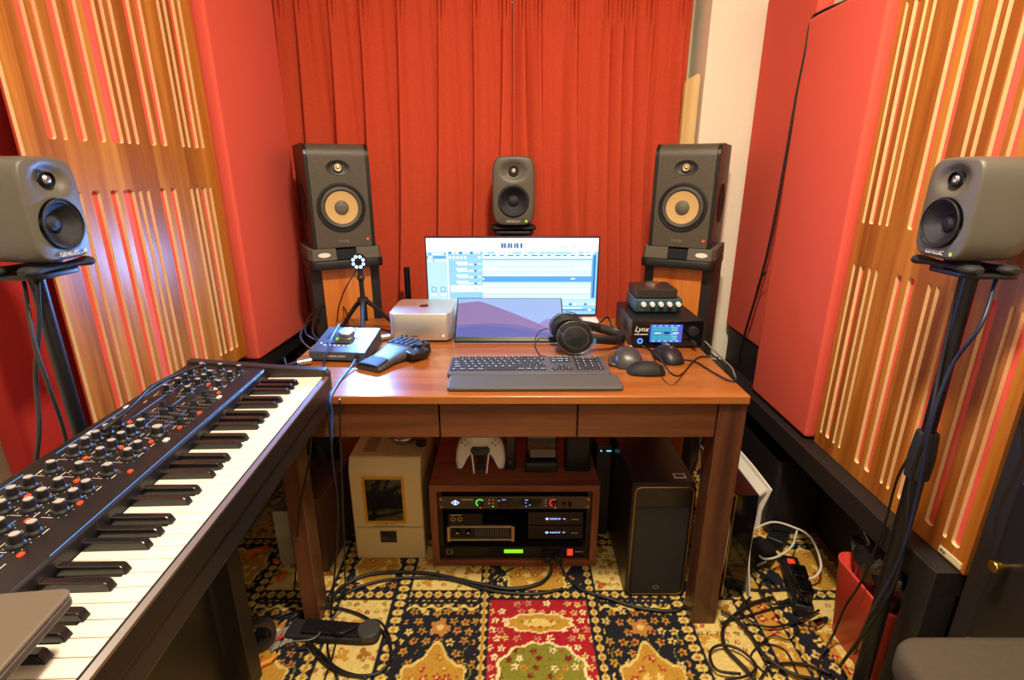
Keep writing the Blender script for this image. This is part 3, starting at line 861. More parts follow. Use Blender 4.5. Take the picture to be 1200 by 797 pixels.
rc(.325,.975,.235,.262,'w'); rc(.325,.985,.262,.275,'m')
for k,(y0,y1) in enumerate(((.277,.49),(.565,.76))):
    rc(.325,.965,y0,y1,'g')
    n = 6
    for i in range(n):
        a = y0+(y1-y0)*i/n
        rc(.325,.965,a+.006,a+(y1-y0)/n-.008,'p' if i%2 else 'g')
        rc(.325,.965,a,a+.004,'l')
rc(.33,.42,.375,.392,'w'); rc(.86,.95,.365,.383,'w'); rc(.33,.40,.587,.60,'w')
rc(.325,.975,.49,.565,'m'); rc(.845,.87,.515,.53,'w'); rc(.325,.335,.515,.53,'w')
rc(.325,.965,.66,.715,'w'); rc(.325,.965,.725,.73,'m'); rc(.325,.965,.748,.752,'m'); rc(.325,.965,.765,.785,'w')
rc(.968,.99,.21,.78,'m'); rc(.978,.986,.22,.77,'d')
rc(.12,1,.79,.85,'l'); rc(.12,1,.85,.93,'b')
for a,b,y in ((.48,.495,.805),(.50,.53,.805),(.535,.555,.805),(.56,.61,.805),(.62,.66,.805)): rc(a,b,y,y+.018,'w' if b-a > .02 else 'd')
x = .13
while x < .43: d = r.uniform(.012,.03); rc(x,x+d,.865,.89,'w'); x += d+.005
rc(.56,.61,.85,.875,'w')
x = .72
while x < .98: d = r.uniform(.006,.028); rc(x,x+d,.85,.876,'w' if r.random() < .7 else 'd'); x += d+.009
rc(.13,.92,.905,.92,'w'); rc(.13,1,.925,.955,'m')
for x in (.17,.35,.55,.75,.955): rc(x,x+.02,.93,.95,'w')
rc(.02,.05,.63,.70,'m'); rc(.075,.105,.63,.70,'m'); rc(.025,.045,.64,.69,'l'); rc(.08,.10,.64,.69,'l'); rc(.02,.05,.72,.75,'w'); rc(.075,.105,.72,.75,'w'); rc(.08,.105,.79,.99,'w')
# the counter read-out at the top, illegible blocks as in the photograph
x = .435
for d,hh in ((.012,1),(.012,1),(.005,.6),(.012,1),(.010,1),(.003,.3),(.010,1),(.012,1),(.004,.3),(.012,1)):
    rc(x,x+d*1.05,.125-.062*hh,.125,'d'); x += d+.0035
rc(.78,.80,.10,.112,'m'); rc(.803,.822,.10,.112,'m'); rc(.845,.865,.10,.112,'m')
S.build('screen', list(pal.values()), ms)['label'] = 'lit screen of editing software'
# ---- portable screen leaning back
pm = thing('portable_monitor', 'small portable screen with a purple hill wallpaper leaning before the big screen', 'monitor', (-.008,1.572,Z0))
lean = R(-52)
m = MB(); m.M = T(0,0,.008) @ RX(lean)
m.rslab(-.175,.175,.0,.009,.0,.175,.004,.001); m.build('casing', K['black'], pm)
m = MB(); m.M = T(0,0,.008) @ RX(lean)
def hills():
    n = 60; x0,x1,z0,z1 = -.171,.171,.017,.172
    X = [x0+(x1-x0)*i/n for i in range(n+1)]
    f1 = lambda t: .92-.90*max(0,(t-.20))**1.15*1.25 if t > .2 else .86+.3*t
    f2 = lambda t: .34-.05*math.cos(t*6)-.36*max(0,t-.25)**1.1
    f3 = lambda t: .50*max(0,(t-.42))**.75*1.7-.08*abs(math.sin(t*11))
    f4 = lambda t: .16+.10*math.sin(t*4.2+.4)
    def lay_(f, y, mi):
        top = [(x, y, z0+(z1-z0)*min(1,max(0,f((x-x0)/(x1-x0))))) for x in X]
        vs = [(x,y,z0) for x in X]+top
        m.add(vs, [(i,i+1,n+2+i,n+1+i) for i in range(n)], mi)
    m.rect(x0,x1,z0,z1,-.0003,0)
    lay_(f3,-.0005,1); lay_(f1,-.0007,2); lay_(f2,-.0009,3); lay_(f4,-.0011,4)
hills()
m.build('screen', [glow('wallpaper sky','#9db9f0',.85), glow('wallpaper lilac','#9a90d6',.8), glow('wallpaper mauve','#977cba',.72), glow('wallpaper violet','#7a70c2',.66), glow('wallpaper indigo','#626ac8',.62)], pm)
m = MB(); m.box(-.12,.12,.05,.118,.0,.003); m.build('folding_stand', K['black_rub'], pm)
# ---- silver desktop computer
mc = thing('desktop_computer', 'silver rounded square desktop computer with a dark fruit mark on top', 'computer', (-.290,1.682,Z0))
MB().rslab(-.099,.099,-.099,.099,.006,.095,.028,.003,n=10).build('case', K['alu'], mc)
MB().rslab(-.090,.090,-.090,.090,.0,.006,.025,.001).build('foot_ring', K['black'], mc)
ap = MB(); ap.M = T(0,0,.0953)
pts = []
for k in range(40):
    a = 2*PI*k/40
    rr = .0165*(1-.10*math.exp(-((a-PI/2)/.35)**2)-.08*math.exp(-((a-3*PI/2)/.25)**2))
    x, y = rr*math.cos(a)*1.0, rr*math.sin(a)*1.05
    if math.hypot(x-.0185,y-.002) < .0075:
        q = math.atan2(y-.002,x-.0185); x, y = .0185+.0075*math.cos(q), .002+.0075*math.sin(q)
    pts.append((x,y,0))
ap.add(pts, [tuple(range(40))], 0)
ap.add([(-.001+.004*math.cos(t)*.8+.004*t*.2, .0235+.0055*math.sin(t),0) for t in [2*PI*i/12 for i in range(12)]], [tuple(range(12))], 0)
ap.build('logo', K['black_gloss'], mc)
q = MB(); F = -.0995
q.M = T(0,F,0)
for x in (-.058,-.045): q.rslab(x-.0022,x+.0022,-.0004,.0003,.018,.026,.0001,.0001)
q.rslab(-.032,-.008,-.0004,.0003,.0195,.0215,.0001,.0001)
q.build('ports', K['black'], mc)
MB().disc((.072,F-.0003,.022),(0,-1,0),.0026,12).build('power_light', glow('white lamp','#ffffff',1.6), mc)
# ---- wedge audio interface
ai = thing('audio_interface', 'dark wedge audio interface with one big silver knob beside the desktop computer', 'audio interface', (-.492,1.475,Z0), R(-5))
MB().add([(-.082,-.075,.006),(.082,-.075,.006),(.082,.075,.006),(-.082,.075,.006),(-.082,-.072,.030),(.082,-.072,.030),(.082,.075,.060),(-.082,.075,.060)],
   [(0,3,2,1),(4,5,6,7),(0,1,5,4),(1,2,6,5),(2,3,7,6),(3,0,4,7)],0).build('case', mat('dark slate metal','#4a4f58',.42,metal=.4), ai, bevel=.0015)
for x in (-.06,.06):
    for y in (-.05,.05): MB().box(x-.01,x+.01,y-.01,y+.01,0,.006).build('foot', K['black_rub'], ai)
top = T(0,0,.0452) @ RX(math.atan2(.030,.147))
m = MB(); m.M = top @ T(-.002,.018,0); m.lathe([(.027,0),(.027,.004),(.024,.0045),(.0235,.018),(.0215,.020),(.0001,.0202)],n=40); m.build('volume_knob', K['steel'], ai)['label'] = 'big silver volume knob'
m = MB(); m.M = top
m.flat(.026,.062,.004,.034,.0007,0); m.flat(.038,.052,.010,.028,.0012,1); m.flat(-.062,-.03,.004,.034,.0007,0)
m.build('display', [glow('meter blue','#1b4fa8',.5), glow('meter pink','#d04a8a',.9)], ai)
m = MB(); m.M = top @ T(-.026,.002,.001); m.add([(x,y,0) for x,y in circ(0,0,.005,12,.008)],[tuple(range(12))]); m.build('green_light', glow('green lamp 2','#7dff28',1.3), ai)
m = MB(); m.M = top; m.box(-.05,.022,-.026,-.022,.0,.0012)
m.build('slot', K['black'], ai)
m = MB(); m.M = top
for i in range(6): m.box(-.052+i*.014,-.045+i*.014,-.040,-.036,.0,.0014)
m.box(-.066,-.062,-.030,-.024,0,.0014); m.box(.036,.041,-.030,-.024,0,.0014); m.build('buttons', K['white'], ai)
MB().text('UNIVERSAL AUDIO', .0075, T(-.005,-.0745,.018) @ STAND).build('lettering', K['mark'], ai)
MB().disc((.060,-.0752,.018),(0,-1,0),.0075,20).build('jack_socket', K['black_rub'], ai)
# ---- black keypad with wrist rest and thumb stick
kp = thing('gaming_keypad', 'black one-handed keypad with wrist rest and thumb stick', 'keypad', (-.345,1.425,Z0), R(-28))
rings = []
for t in [i/12 for i in range(13)]:
    y = -.105+.14*t
    hw = .043-.009*math.sin(t*PI)**2+.012*t
    h = .016+.020*t**1.3
    rings.append([(hw*math.copysign(abs(math.cos(a))**.5,math.cos(a)), y, max(0,h*(.5+.5*math.copysign(abs(math.sin(a))**.6,math.sin(a))))) for a in [2*PI*k/24 for k in range(24)]])
MB().loft(rings, 0).build('palm_rest', K['grey'], kp)
rings = []
for t in [i/10 for i in range(11)]:
    y = -.105+.052*t
    rings.append([((.036-.004*t)*math.cos(a), y, .0165+.006*t+.004*math.sin(a)) for a in [2*PI*k/20 for k in range(20)]])
MB().loft(rings,0).build('wrist_pad', K['black_rub'], kp)
m = MB(); m.prism(rrect(-.055,.060,.030,.115,.016), 0, .030, taper=.94, cen=(0,.07)); m.build('key_deck', K['black'], kp, bevel=.003)
for r_ in range(3):
    for c_ in range(5):
        m = MB(); m.M = T(-.042+c_*.0195,.048+r_*.021-abs(c_-2)*.002,.029) @ RX(R(6))
        m.prism(rrect(-.0085,.0085,-.0095,.0095,.002,3), 0, .009, taper=.82); m.build('key', K['black_rub'], kp, bevel=.0008)
m = MB(); m.M = T(.063,.035,.008) @ RZ(R(-20)); m.rslab(-.018,.024,-.034,.030,.0,.022,.012,.004); m.build('thumb_module', K['black'], kp)
m = MB(); m.M = T(.066,.040,.028); m.lathe([(.015,0),(.016,.003),(.008,.006),(.006,.013),(.0115,.016),(.0115,.019),(.0001,.0175)],n=28); m.build('thumb_stick', K['black_rub'], kp)
m = MB(); m.M = T(.070,.004,.020); m.rslab(-.012,.014,-.010,.010,.0,.008,.004,.002); m.build('thumb_key', K['black_gloss'], kp)
# ---- LED ring lamp on a mini tripod
lt = thing('led_tripod', 'small black tripod with a glowing blue-white LED ring', 'lamp', (-.497,1.700,Z0))
H = .240
ldm = glow('led white blue','#9ccaff',3)
m = MB()
m.lathe([(.0265,0),(.0275,.003),(.0265,.009),(.010,.010),(.0095,.003)], (0,-.004,H), (0,-1,0), 40); m.disc((0,-.004,H),(0,1,0),.0265,32); m.disc((0,-.0085,H),(0,-1,0),.0105,24,1)
m.build('lamp_head', [K['black'],K['screen_dk']], lt)
for k in range(8):
    a = 2*PI*k/8+.39
    MB().sph((.0175*math.cos(a),-.0145,H+.0175*math.sin(a)),(.0052,.002,.0052),12,8).build('led', ldm, lt)
MB().cyl((0,0,H-.03),(0,0,H-.02),.004).cyl((0,0,H-.045),(0,0,H-.028),.008).sph((0,0,H-.055),.0125).build('ball_head', K['black'], lt)
MB().cyl((0,0,.115),(0,0,H-.06),.0078).cyl((0,0,.04),(0,0,.115),.011).build('centre_column', K['black_met'], lt)
MB().lathe([(.0001,.0),(.013,.002),(.019,.008),(.017,.018),(.0085,.022)], (0,0,.100)).build('hub', K['black'], lt)
for a in (-80,30,152):
    c,s_ = math.cos(R(a)),math.sin(R(a))
    m = MB().tube([(.010*c,.010*s_,.108),(.045*c,.045*s_,.075),(.105*c,.105*s_,.006)], lambda t: .0085-.002*t, n=10)
    m.sph((.106*c,.106*s_,.0066),(.009,.009,.0062),12,8); m.build('leg', K['black_rub'], lt)
# ---- keyboard with wrist rest
kb = thing('computer_keyboard', 'dark grey full-size computer keyboard with white legends', 'keyboard', (.045,1.360,Z0), R(.8))
MB().rslab(-.218,.218,-.072,.062,.0,.0105,.008,.002).build('case', mat('graphite plastic','#4c4c50',.42), kb)
KW = .0190
rows = [list(' 123456789')+['0','-','^','/']]
keys, leg = MB(), MB()
def cap(x,y,w,h,t=''):
    keys.M = T(x,y,.0105); keys.prism(rrect(-w/2+.0013,w/2-.0013,-h/2+.0013,h/2-.0013,.0016,2),0,.0024,taper=.97)
    if t: leg.text(t, .0088, T(x,y,.0131), ext=.00005)
ly = [('Q W E R T Y U I O P [ ]'.split(),1.5),('A S D F G H J K L ; : ]'.split(),1.75),('Z X C V B N M , . / \\'.split(),2.2)]
X0,Y0 = -.2125,.052
for i in range(14):
    cap(X0+.0075+i*.0178+.002,Y0+.002,.0172,.011,['esc','1','2','3','4','5','6','7','8','9','0','-','=','<'][i] if i else 'esc')
    cap(X0+.0095+i*.0186,Y0-.0155,.0186,KW,'1234567890-^Y<'[i])
off = X0
for r_,(ks,st_) in enumerate(ly):
    y = Y0-.0345-.019*r_
    w0 = st_*KW*.97
    cap(off+w0/2-.001,y,w0,KW,['tab','caps','shift'][r_])
    for i,k in enumerate(ks): cap(off+w0+.0093+i*.0186-.001,y,.0186,KW,k)
    e0 = off+w0+len(ks)*.0186-.001; e1 = X0+.0095+13*.0186+.0093
    if e1-e0 > .012: cap((e0+e1)/2,y,e1-e0,KW,'')
y = Y0-.0345-.057
xx = X0-.001
for w0,t in ((.023,'fn'),(.023,'ctrl'),(.023,'opt'),(.026,'cmd'),(.085,''),(.024,'cmd'),(.020,'opt'),(.019,'fn'),(.0185,'ctrl')): cap(xx+w0/2,y,w0,KW,t); xx += w0
for c_ in range(3):
    for r_ in range(3): cap(.072+c_*.0188,Y0+.002-.0175*r_,.0186,.011 if r_ == 0 else .018,['F13','F14','F15','ins','home','pg','del','end','dn'][r_*3+c_])
cap(.0908,y+.0185,.0186,.018,'^'); [cap(.072+c_*.0188,y,.0186,.018,'<v>'[c_]) for c_ in range(3)]
for c_ in range(4):
    for r_ in range(6): cap(.138+c_*.0188,Y0+.002-.0188*r_,.0186,.011 if r_ == 0 else .018,['a','b','c','d','*','=','/','-','7','8','9','-','4','5','6','+','1','2','3','=','0','.','.','='][r_*4+c_])
keys.build('keycaps', mat('graphite keycaps','#2b2c31',.5), kb); leg.M = Matrix.Identity(4); leg.build('key_lettering', glow('backlit legends','#d2e4fa',1.5), kb)
wr = MB().rslab(-.218,.222,-.045,.045,.0,.011,.010,.004)
wr = wr.build('wrist_rest', mat('grey wrist rest','#4b4a48',.6,bump=(500,.2)), None, (.056,1.238,Z0), R(.5))
tag(wr, 'long flat grey wrist rest in front of the computer keyboard', 'wrist rest')
# ---- headphones
hp = thing('headphones', 'black open-back headphones with oval ear cups lying by the keyboard', 'headphones', (.19,1.50,Z0+.004))
def cup(M, front):
    m = MB(); m.M = M
    m.lathe([(.0001,-.012),(.047,-.012),(.051,-.006),(.052,.004),(.048,.010),(.0445,.0125),(.043,.011),(.041,.0145),(.0001,.019)], n=48, sy=.86)
    m.build('ear_cup', mat('ear cup','#1d1c1b',.38) if front and 'ear cup' not in bpy.data.materials else bpy.data.materials['ear cup'], hp)
    m = MB(); m.M = M; m.lathe([(.034,-.012),(.052,-.014),(.053,-.024),(.046,-.030),(.034,-.028),(.03,-.014)], n=40, sy=.86); m.build('ear_pad', K['black_rub'], hp)
    m = MB(); m.M = M; m.tube([(.0545*math.cos(a),.0475*math.sin(a),.006) for a in [2*PI*k/28 for k in range(28)]], .0016, k=2, closed=True); m.build('rim', K['dsteel'], hp)
    m = MB(); m.M = M @ T(0,0,.0145); 
    m.lathe([(.040,0),(.0001,.0052)], n=32, sy=.86); m.build('grille', mat('cup grille','#121212',.35,metal=.5,bump=(600,.9)) if 'cup grille' not in bpy.data.materials else bpy.data.materials['cup grille'], hp)
M1 = T(-.004,-.028,.047) @ RZ(R(4)) @ RX(R(72)) @ RZ(R(-12))
M2 = T(-.020,.055,.056) @ RZ(R(8)) @ RX(R(100)) @ RZ(R(-12)) @ RX(PI)
cup(M1, True); cup(M2, False)
band = [(.044,-.012,.040),(.085,-.005,.034),(.130,.012,.026),(.158,.045,.022),(.140,.075,.030),(.095,.078,.042),(.050,.066,.056),(.025,.062,.060)]
def strip(pts, w, th, name, m_):
    P = catmull(pts, 8); rings = []
    for i,p in enumerate(P):
        t = (P[min(i+1,len(P)-1)]-P[max(i-1,0)]).normalized()
        u = Vector((0,0,1)); n_ = t.cross(u).normalized()
        rings.append([tuple(p+n_*a+u*b) for a,b in ((-th,-w),(th,-w),(th*1.4,0),(th,w),(-th,w),(-th*1.4,0))])
    return MB().loft(rings).build(name, m_, hp)
strip(band, .014, .0022, 'headband', K['black'])
strip([tuple(Vector(p)+Vector((-.008,0,0))) for p in band[2:6]], .012, .005, 'band_cushion', K['black_rub'])
MB().box(.048,.060,-.0185,-.0145,.024,.040).build('cable_plug', mat('blue plug','#1c8fd0',.4), hp)['label'] = 'blue tape mark'
MB().cyl((-.062,.052,.066),(-.050,.054,.064),.004).build('red_plug', mat('red plug','#d0303a',.4), hp)
# ---- converter, headphone amplifier, volume box
hl = thing('audio_converter', 'black audio converter with a lit colour display and blue ring button', 'audio converter', (.474,1.655,Z0))
w_,d_,h_ = .108,.125,.086
MB().box(-w_,w_,-d_,d_,.006,h_).build('case', mat('black anodised case','#1b1b1d',.35,metal=.3), hl, bevel=.0025)
for x in (-.085,.085):
    for y in (-.1,.1): MB().cyl((x,y,0),(x,y,.006),.009).build('foot', K['black_rub'], hl)
MB().box(-w_-.001,w_+.001,-d_-.005,-d_,.005,h_+.001).build('faceplate', K['black_gloss'], hl, bevel=.0015)
F = -d_-.0052
q = MB(); q.rect(-.053,.045,.020,.076,F-.0004,0)
for i in range(6):
    z = .066-.0072*i; q.rect(-.049,.006+.004*(i%3),z-.0025,z+.0025,F-.0006,1); q.rect(.008+.004*(i%3),.030,z-.0025,z+.0025,F-.0006,2); q.rect(.030,.041,z-.0025,z+.0025,F-.0006,3)
for a,b in ((-.042,-.018),(-.012,.008),(.014,.036)): q.rect(a,b,.045,.054,F-.0008,0); q.rect(a+.002,b-.002,.0475,.0515,F-.0009,4 if a != -.012 else 5)
for i in range(5): q.rect(-.046+i*.018,-.036+i*.018,.0225,.0245,F-.0006,4); q.rect(-.046+i*.018,-.036+i*.018,.0715,.0735,F-.0006,4)
q.build('display', [glow('display blue','#1d62d8',.9), glow('display teal','#35b5b0',.9), glow('display mint','#6fd0c0',.9), glow('display purple','#7a48b8',.9), glow('display white','#d8ecff',1), K['screen_dk']], hl)['label'] = 'lit blue and teal display'
MB().lathe([(.0085,0),(.0085,.002),(.005,.002),(.005,.0005)], (-.082,F,.024),(0,-1,0),28).build('ring_button', glow('blue ring','#2a6cff',3), hl)
MB().text('Lynx', .022, T(-.080,F-.0002,.061) @ STAND, shear=.35).bars(-.100,-.060,.045,.0035,F-.0004,0,3).text('Hilo', .014, T(-.002,F-.0002,.0125) @ STAND).build('lettering', K['white'], hl)
MB().lathe([(.016,0),(.0155,.010),(.014,.012),(.0001,.0125)], (.077,F,.056),(0,-1,0),32).disc((.077,F-.0127,.045),(0,-1,0),.0016,8).build('main_knob', K['black'], hl)
MB().cyl((.078,F,.023),(.078,F-.022,.023),.0065).cyl((.078,F-.022,.023),(.078,F-.034,.020),.0045).build('phones_plug', K['black_rub'], hl)
q = MB()
for i in range(9): q.box(-w_-.0008,-w_,-.06+i*.007,-.057+i*.007,.03,.065)
q.build('side_vent', K['black'], hl)
za = Z0+h_+.0015
pa = thing('headphone_amplifier', 'slate blue headphone amplifier with five white knobs, middle of the stack', 'headphone amplifier', (.468,1.690,za))
w_,d_,h_ = .076,.068,.044
MB().rslab(-w_,w_,-d_,d_,.002,h_,.006,.003).build('case', mat('slate blue case','#44606e',.4,metal=.5), pa)
MB().rslab(-w_+.002,w_-.002,-d_-.003,-d_+.002,.004,h_-.002,.001,.0005).build('front_plate', mat('dark teal front','#2c444c',.4), pa)
for i in range(5):
    x = -.050+i*.0275
    MB().lathe([(.0082,0),(.0075,.011),(.006,.013),(.0001,.0132)], (x,-d_-.003,.029),(0,-1,0),22).build('knob', K['white'], pa)
    MB().lathe([(.0052,0),(.005,.0015),(.003,.0015),(.003,0)], (x,-d_-.003,.011),(0,-1,0),18).build('socket', K['black'] if i not in (0,) else K['steel'], pa)
for x in (-.06,.06):
    for y in (-.05,.05): MB().cyl((x,y,-.0005),(x,y,.003),.006).build('foot', K['black_rub'], pa)
vc = thing('volume_controller', 'small dark metal box with a ring dial, topmost of the stack', 'volume controller', (.462,1.690,za+h_+.0015))
MB().box(-.064,.064,-.062,.062,.001,.029).build('case', mat('dark bronze case','#3c352f',.38,metal=.4), vc, bevel=.002)
MB().lathe([(.026,0),(.026,.0008),(.0225,.001)], (0,.0,.029)).build('ring_light', mat('red ring','#8a1f28',.4), vc)
MB().lathe([(.022,0),(.022,.009),(.020,.0105),(.012,.0095),(.0001,.009)], (0,0,.029),n=40).build('dial', K['steel'], vc)
MB().disc((-.038,-.0622,.014),(0,-1,0),.003,10).disc((.038,-.0622,.014),(0,-1,0),.003,10).build('socket', K['black_rub'], vc)
# ---- three mice
def mouse(name, label, prof, loc, rz, m_, extra=None):
    r_ = thing(name, label, 'computer mouse', loc, rz)
    rings = []
    for (y, hw, h, dx, ex) in prof:
        rings.append([(dx*(.5+.5*math.sin(a))+hw*math.copysign(abs(math.cos(a))**.75,math.cos(a)), y, max(0.0, h*math.sin(a)) if math.sin(a) > 0 else 0.0) for a in [2*PI*k/32 for k in range(32)]])
    MB().loft(rings, 0).build('shell', m_, r_)
    return r_
gm = mat('graphite soft plastic','#3a3836',.38)
a = mouse('computer_mouse','tall sculpted graphite mouse right beside the keyboard corner', [(-.058,.008,.006,0,1),(-.054,.030,.022,-.004,1),(-.035,.042,.042,-.010,1),(-.008,.043,.050,-.013,1),(.02,.040,.044,-.010,1),(.045,.034,.026,-.004,1),(.058,.026,.012,0,1),(.062,.010,.004,0,1)], (.336,1.395,Z0), R(-8), gm)
m = MB(); m.rslab(-.062,-.028,-.040,.030,.0,.010,.014,.004); m.build('thumb_rest', gm, a)
MB().cyl((-.004,.032,.034),(.004,.032,.034),.010,n=20).build('scroll_wheel', K['steel'], a)
a = mouse('computer_mouse','low flat black mouse with its long side towards the desk edge', [(-.052,.008,.005,0,1),(-.046,.024,.018,0,1),(-.025,.031,.029,0,1),(0,.032,.031,0,1),(.025,.030,.027,0,1),(.043,.024,.016,0,1),(.050,.010,.005,0,1)], (.362,1.322,Z0), R(88), K['black_rub'])
MB().box(-.0008,.0008,.004,.045,.0285,.0290).build('button_seam', K['black'], a)
a = mouse('computer_mouse','corded black mouse standing apart from the other two, under loops of cable', [(-.058,.010,.006,0,1),(-.050,.026,.022,0,1),(-.025,.035,.037,0,1),(.0,.036,.040,0,1),(.025,.033,.034,0,1),(.048,.028,.020,0,1),(.057,.014,.008,0,1)], (.452,1.432,Z0), R(12), K['black'])
MB().cyl((-.004,.030,.030),(.004,.030,.030),.009,n=20).build('scroll_wheel', K['grey'], a)
MB().lathe([(.006,0),(.0052,.0006),(.0001,.0006)], (0,-.014,.0395)).build('round_badge', K['steel'], a)
# ================================================================ synthesizer on its stand
kf = .4375/.464          # keeps its measured outline at the height of this stand
SA = R(2.2)
FX, FY, SZ = -.440, 1.132, .744
sy = thing('synthesizer', 'long black keyboard synthesizer with rows of knobs above the keys', 'synthesizer', (FX,FY,SZ), -PI/2+SA)
# local x: from the far end of the keys (0) towards the near end; local y: 0 at the key fronts, negative towards the knobs
L_ = .836; OCT = .1612; WK = OCT/7; DP = .300
def prism_x(pts, x0, x1, name, m_, par, bevel=.002):
    n = len(pts)
    vs = [(x0,y,z) for y,z in pts]+[(x1,y,z) for y,z in pts]
    return MB().add(vs, [(i,(i+1)%n,n+(i+1)%n,n+i) for i in range(n)]+[tuple(range(n))[::-1],tuple(range(n,2*n))]).build(name, m_, par, bevel=bevel)
casem = mat('black synth metal','#1e1918',.42,metal=.2,bump=(700,.15))
prism_x([(.012,.002),(.012,.040),(.006,.044),(.002,.044),(.002,.024),(-.125,.024),(-.125,.060),(-.129,.064),(-DP,.078),(-DP,.002)][::-1], 0, L_, 'body', casem, sy)
for x0,x1 in ((-.022,-.0005),(L_+.0005,L_+.022)):
    prism_x([(.012,.0),(.012,.046),(.004,.056),(-.12,.066),(-DP-.004,.084),(-DP-.004,.0)][::-1], x0, x1, 'end_cheek', mat('brown black cheek','#241b1a',.4,coat=.1) if 'brown black cheek' not in bpy.data.materials else bpy.data.materials['brown black cheek'], sy, .002)
prism_x([(.0125,.036),(.0125,.040),(.0065,.0445),(.0065,.0415)][::-1], 0, L_, 'front_trim', K['steel'], sy, .0004)
blacks = {'C':1,'D':1,'F':1,'G':1,'A':1}
seq = ['C']+list('BAGFEDC')*5
shp = {'C':(0,1),'D':(1,1),'E':(1,0),'F':(0,1),'G':(1,1),'A':(1,1),'B':(1,0)}
notes = seq
for i, nme in enumerate(notes):
    # x grows towards lower notes
    x0 = .0008+i*WK
    hi_cut, lo_cut = shp[nme][1], shp[nme][0]     # black key above / below
    if i == 0: hi_cut = 0
    c = .0062
    zt = .0405
    p = [(x0+.0004,0),(x0+WK-.0006,0)]
    pts = [(x0+.0004,0),(x0+.0004,-.0455)]
    pts += [(x0+.0004+(c if hi_cut else 0),-.0455),(x0+.0004+(c if hi_cut else 0),-.124)]
    pts += [(x0+WK-.0006-(c if lo_cut else 0),-.124),(x0+WK-.0006-(c if lo_cut else 0),-.0455),(x0+WK-.0006,-.0455),(x0+WK-.0006,0)]
    q = []
    for p_ in pts:
        if not q or (abs(q[-1][0]-p_[0])+abs(q[-1][1]-p_[1])) > 1e-5: q.append(p_)
    MB().prism(q, .0255, zt).build('white_key', K['key_w'], sy, bevel=.0007, seg=1)
    if lo_cut:
        xb = x0+WK-.0001
        off = {'D':-.0016,'E':.0016,'G':-.002,'A':0,'B':.002}[nme]
        xb -= off
        hw = .0052
        prof = [(-.0405,.040),(-.0445,.0505),(-.0475,.0522),(-.120,.0535),(-.124,.040)]
        k = MB(); n = len(prof)
        vs = [(xb-hw-(.0008 if z < .045 else 0),y,z) for y,z in prof]+[(xb+hw+(.0008 if z < .045 else 0),y,z) for y,z in prof]
        k.add(vs, [(j,(j+1)%n,n+(j+1)%n,n+j)[::-1] for j in range(n)]+[tuple(range(n)),tuple(range(n,2*n))[::-1]])
        k.build('black_key', K['key_b'], sy, bevel=.0012)
# panel plane: top surface from (y=-.129,z=.064) to (y=-DP,z=.078)
PSL = math.atan2(.014,DP-.129)
inv = (T(FX,FY,SZ) @ RZ(-PI/2+SA)).inverted()
def panel(u, v, lift=.018):
    """a measured sight line met with the knob-top plane of the panel, in panel-local x, y"""
    a, b = (u-600)/FPX, (398.5-v)/FPX
    d = Vector((a,_c+b*_s,-_s+b*_c)); o = Vector((0,0,CAMZ))
    o2 = inv @ o; d2 = inv.to_3x3() @ d
    # plane z = .064+lift - (y+.129)*tan
    k = math.tan(PSL)
    t = (.064+lift-(o2.y+.129)*k-o2.z)/(d2.z+k*d2.y)
    p = o2+d2*t
    return p.x, p.y
def pz(y): return .064-(y+.129)*math.tan(PSL)
def onp(x, y, dz=0): return T(x,y,pz(y)+dz) @ RX(-PSL)
kt = []
for a_,b_ in ((540,38),(492,70),(440,100),(390,130),(335,168),(230,240),(125,312),(45,360),(650,45),(605,75),(560,105),(515,140),(462,178),(365,245),(265,320),(188,370),(125,415),(-5,425),(637,147),(590,182),(498,252),(395,330),(335,372),(270,425),(140,520),(60,578),(-12,510)):
    kt.append((a_/3.985, 480+b_/3.985, 1))
for a_,b_ in ((315,30),(440,35),(565,45),(240,70),(200,100),(370,80),(505,85),(155,130),(330,105),(290,135),(430,145),(75,175),(220,185)):
    kt.append((180+a_/5.714, 420+b_/5.714, .85))
kt.append((183,499,1.35))
marks, blues, dots, tick = MB(), MB(), MB(), MB()
for u,v,s_ in kt:
    x,y = panel(u,v)
    if y < -DP+.012: y = -DP+.012
    y = min(y, -.143)
    if x > .80 or x < .012: continue
    m = MB(); m.M = onp(x,y,.0003)
    s_ = s_ if s_ < .95 or s_ > 1.1 else 1
    m.lathe([(.0098*s_,0),(.0092*s_,.003),(.0070*s_,.006),(.0062*s_,.016),(.0052*s_,.0175)], n=24, mi=0)
    m.disc((0,0,.0176),(0,0,1),.0053*s_,20,1)
    m.build('knob', [K['black'], K['cap']], sy)
    for k in range(9):
        a = R(-60+k*37.5)+PI
        tick.M = onp(x,y,.0004); tick.flat(.0125*s_*math.cos(a)-.0006,.0125*s_*math.cos(a)+.0006,.0125*s_*math.sin(a)-.0006,.0125*s_*math.sin(a)+.0006,0)
    marks.M = onp(x,y,.0004)
    marks.flat(-.004,.004,-.0172,-.0162,0); 
    marks.flat(.012,.0128,-.016,-.002,0)
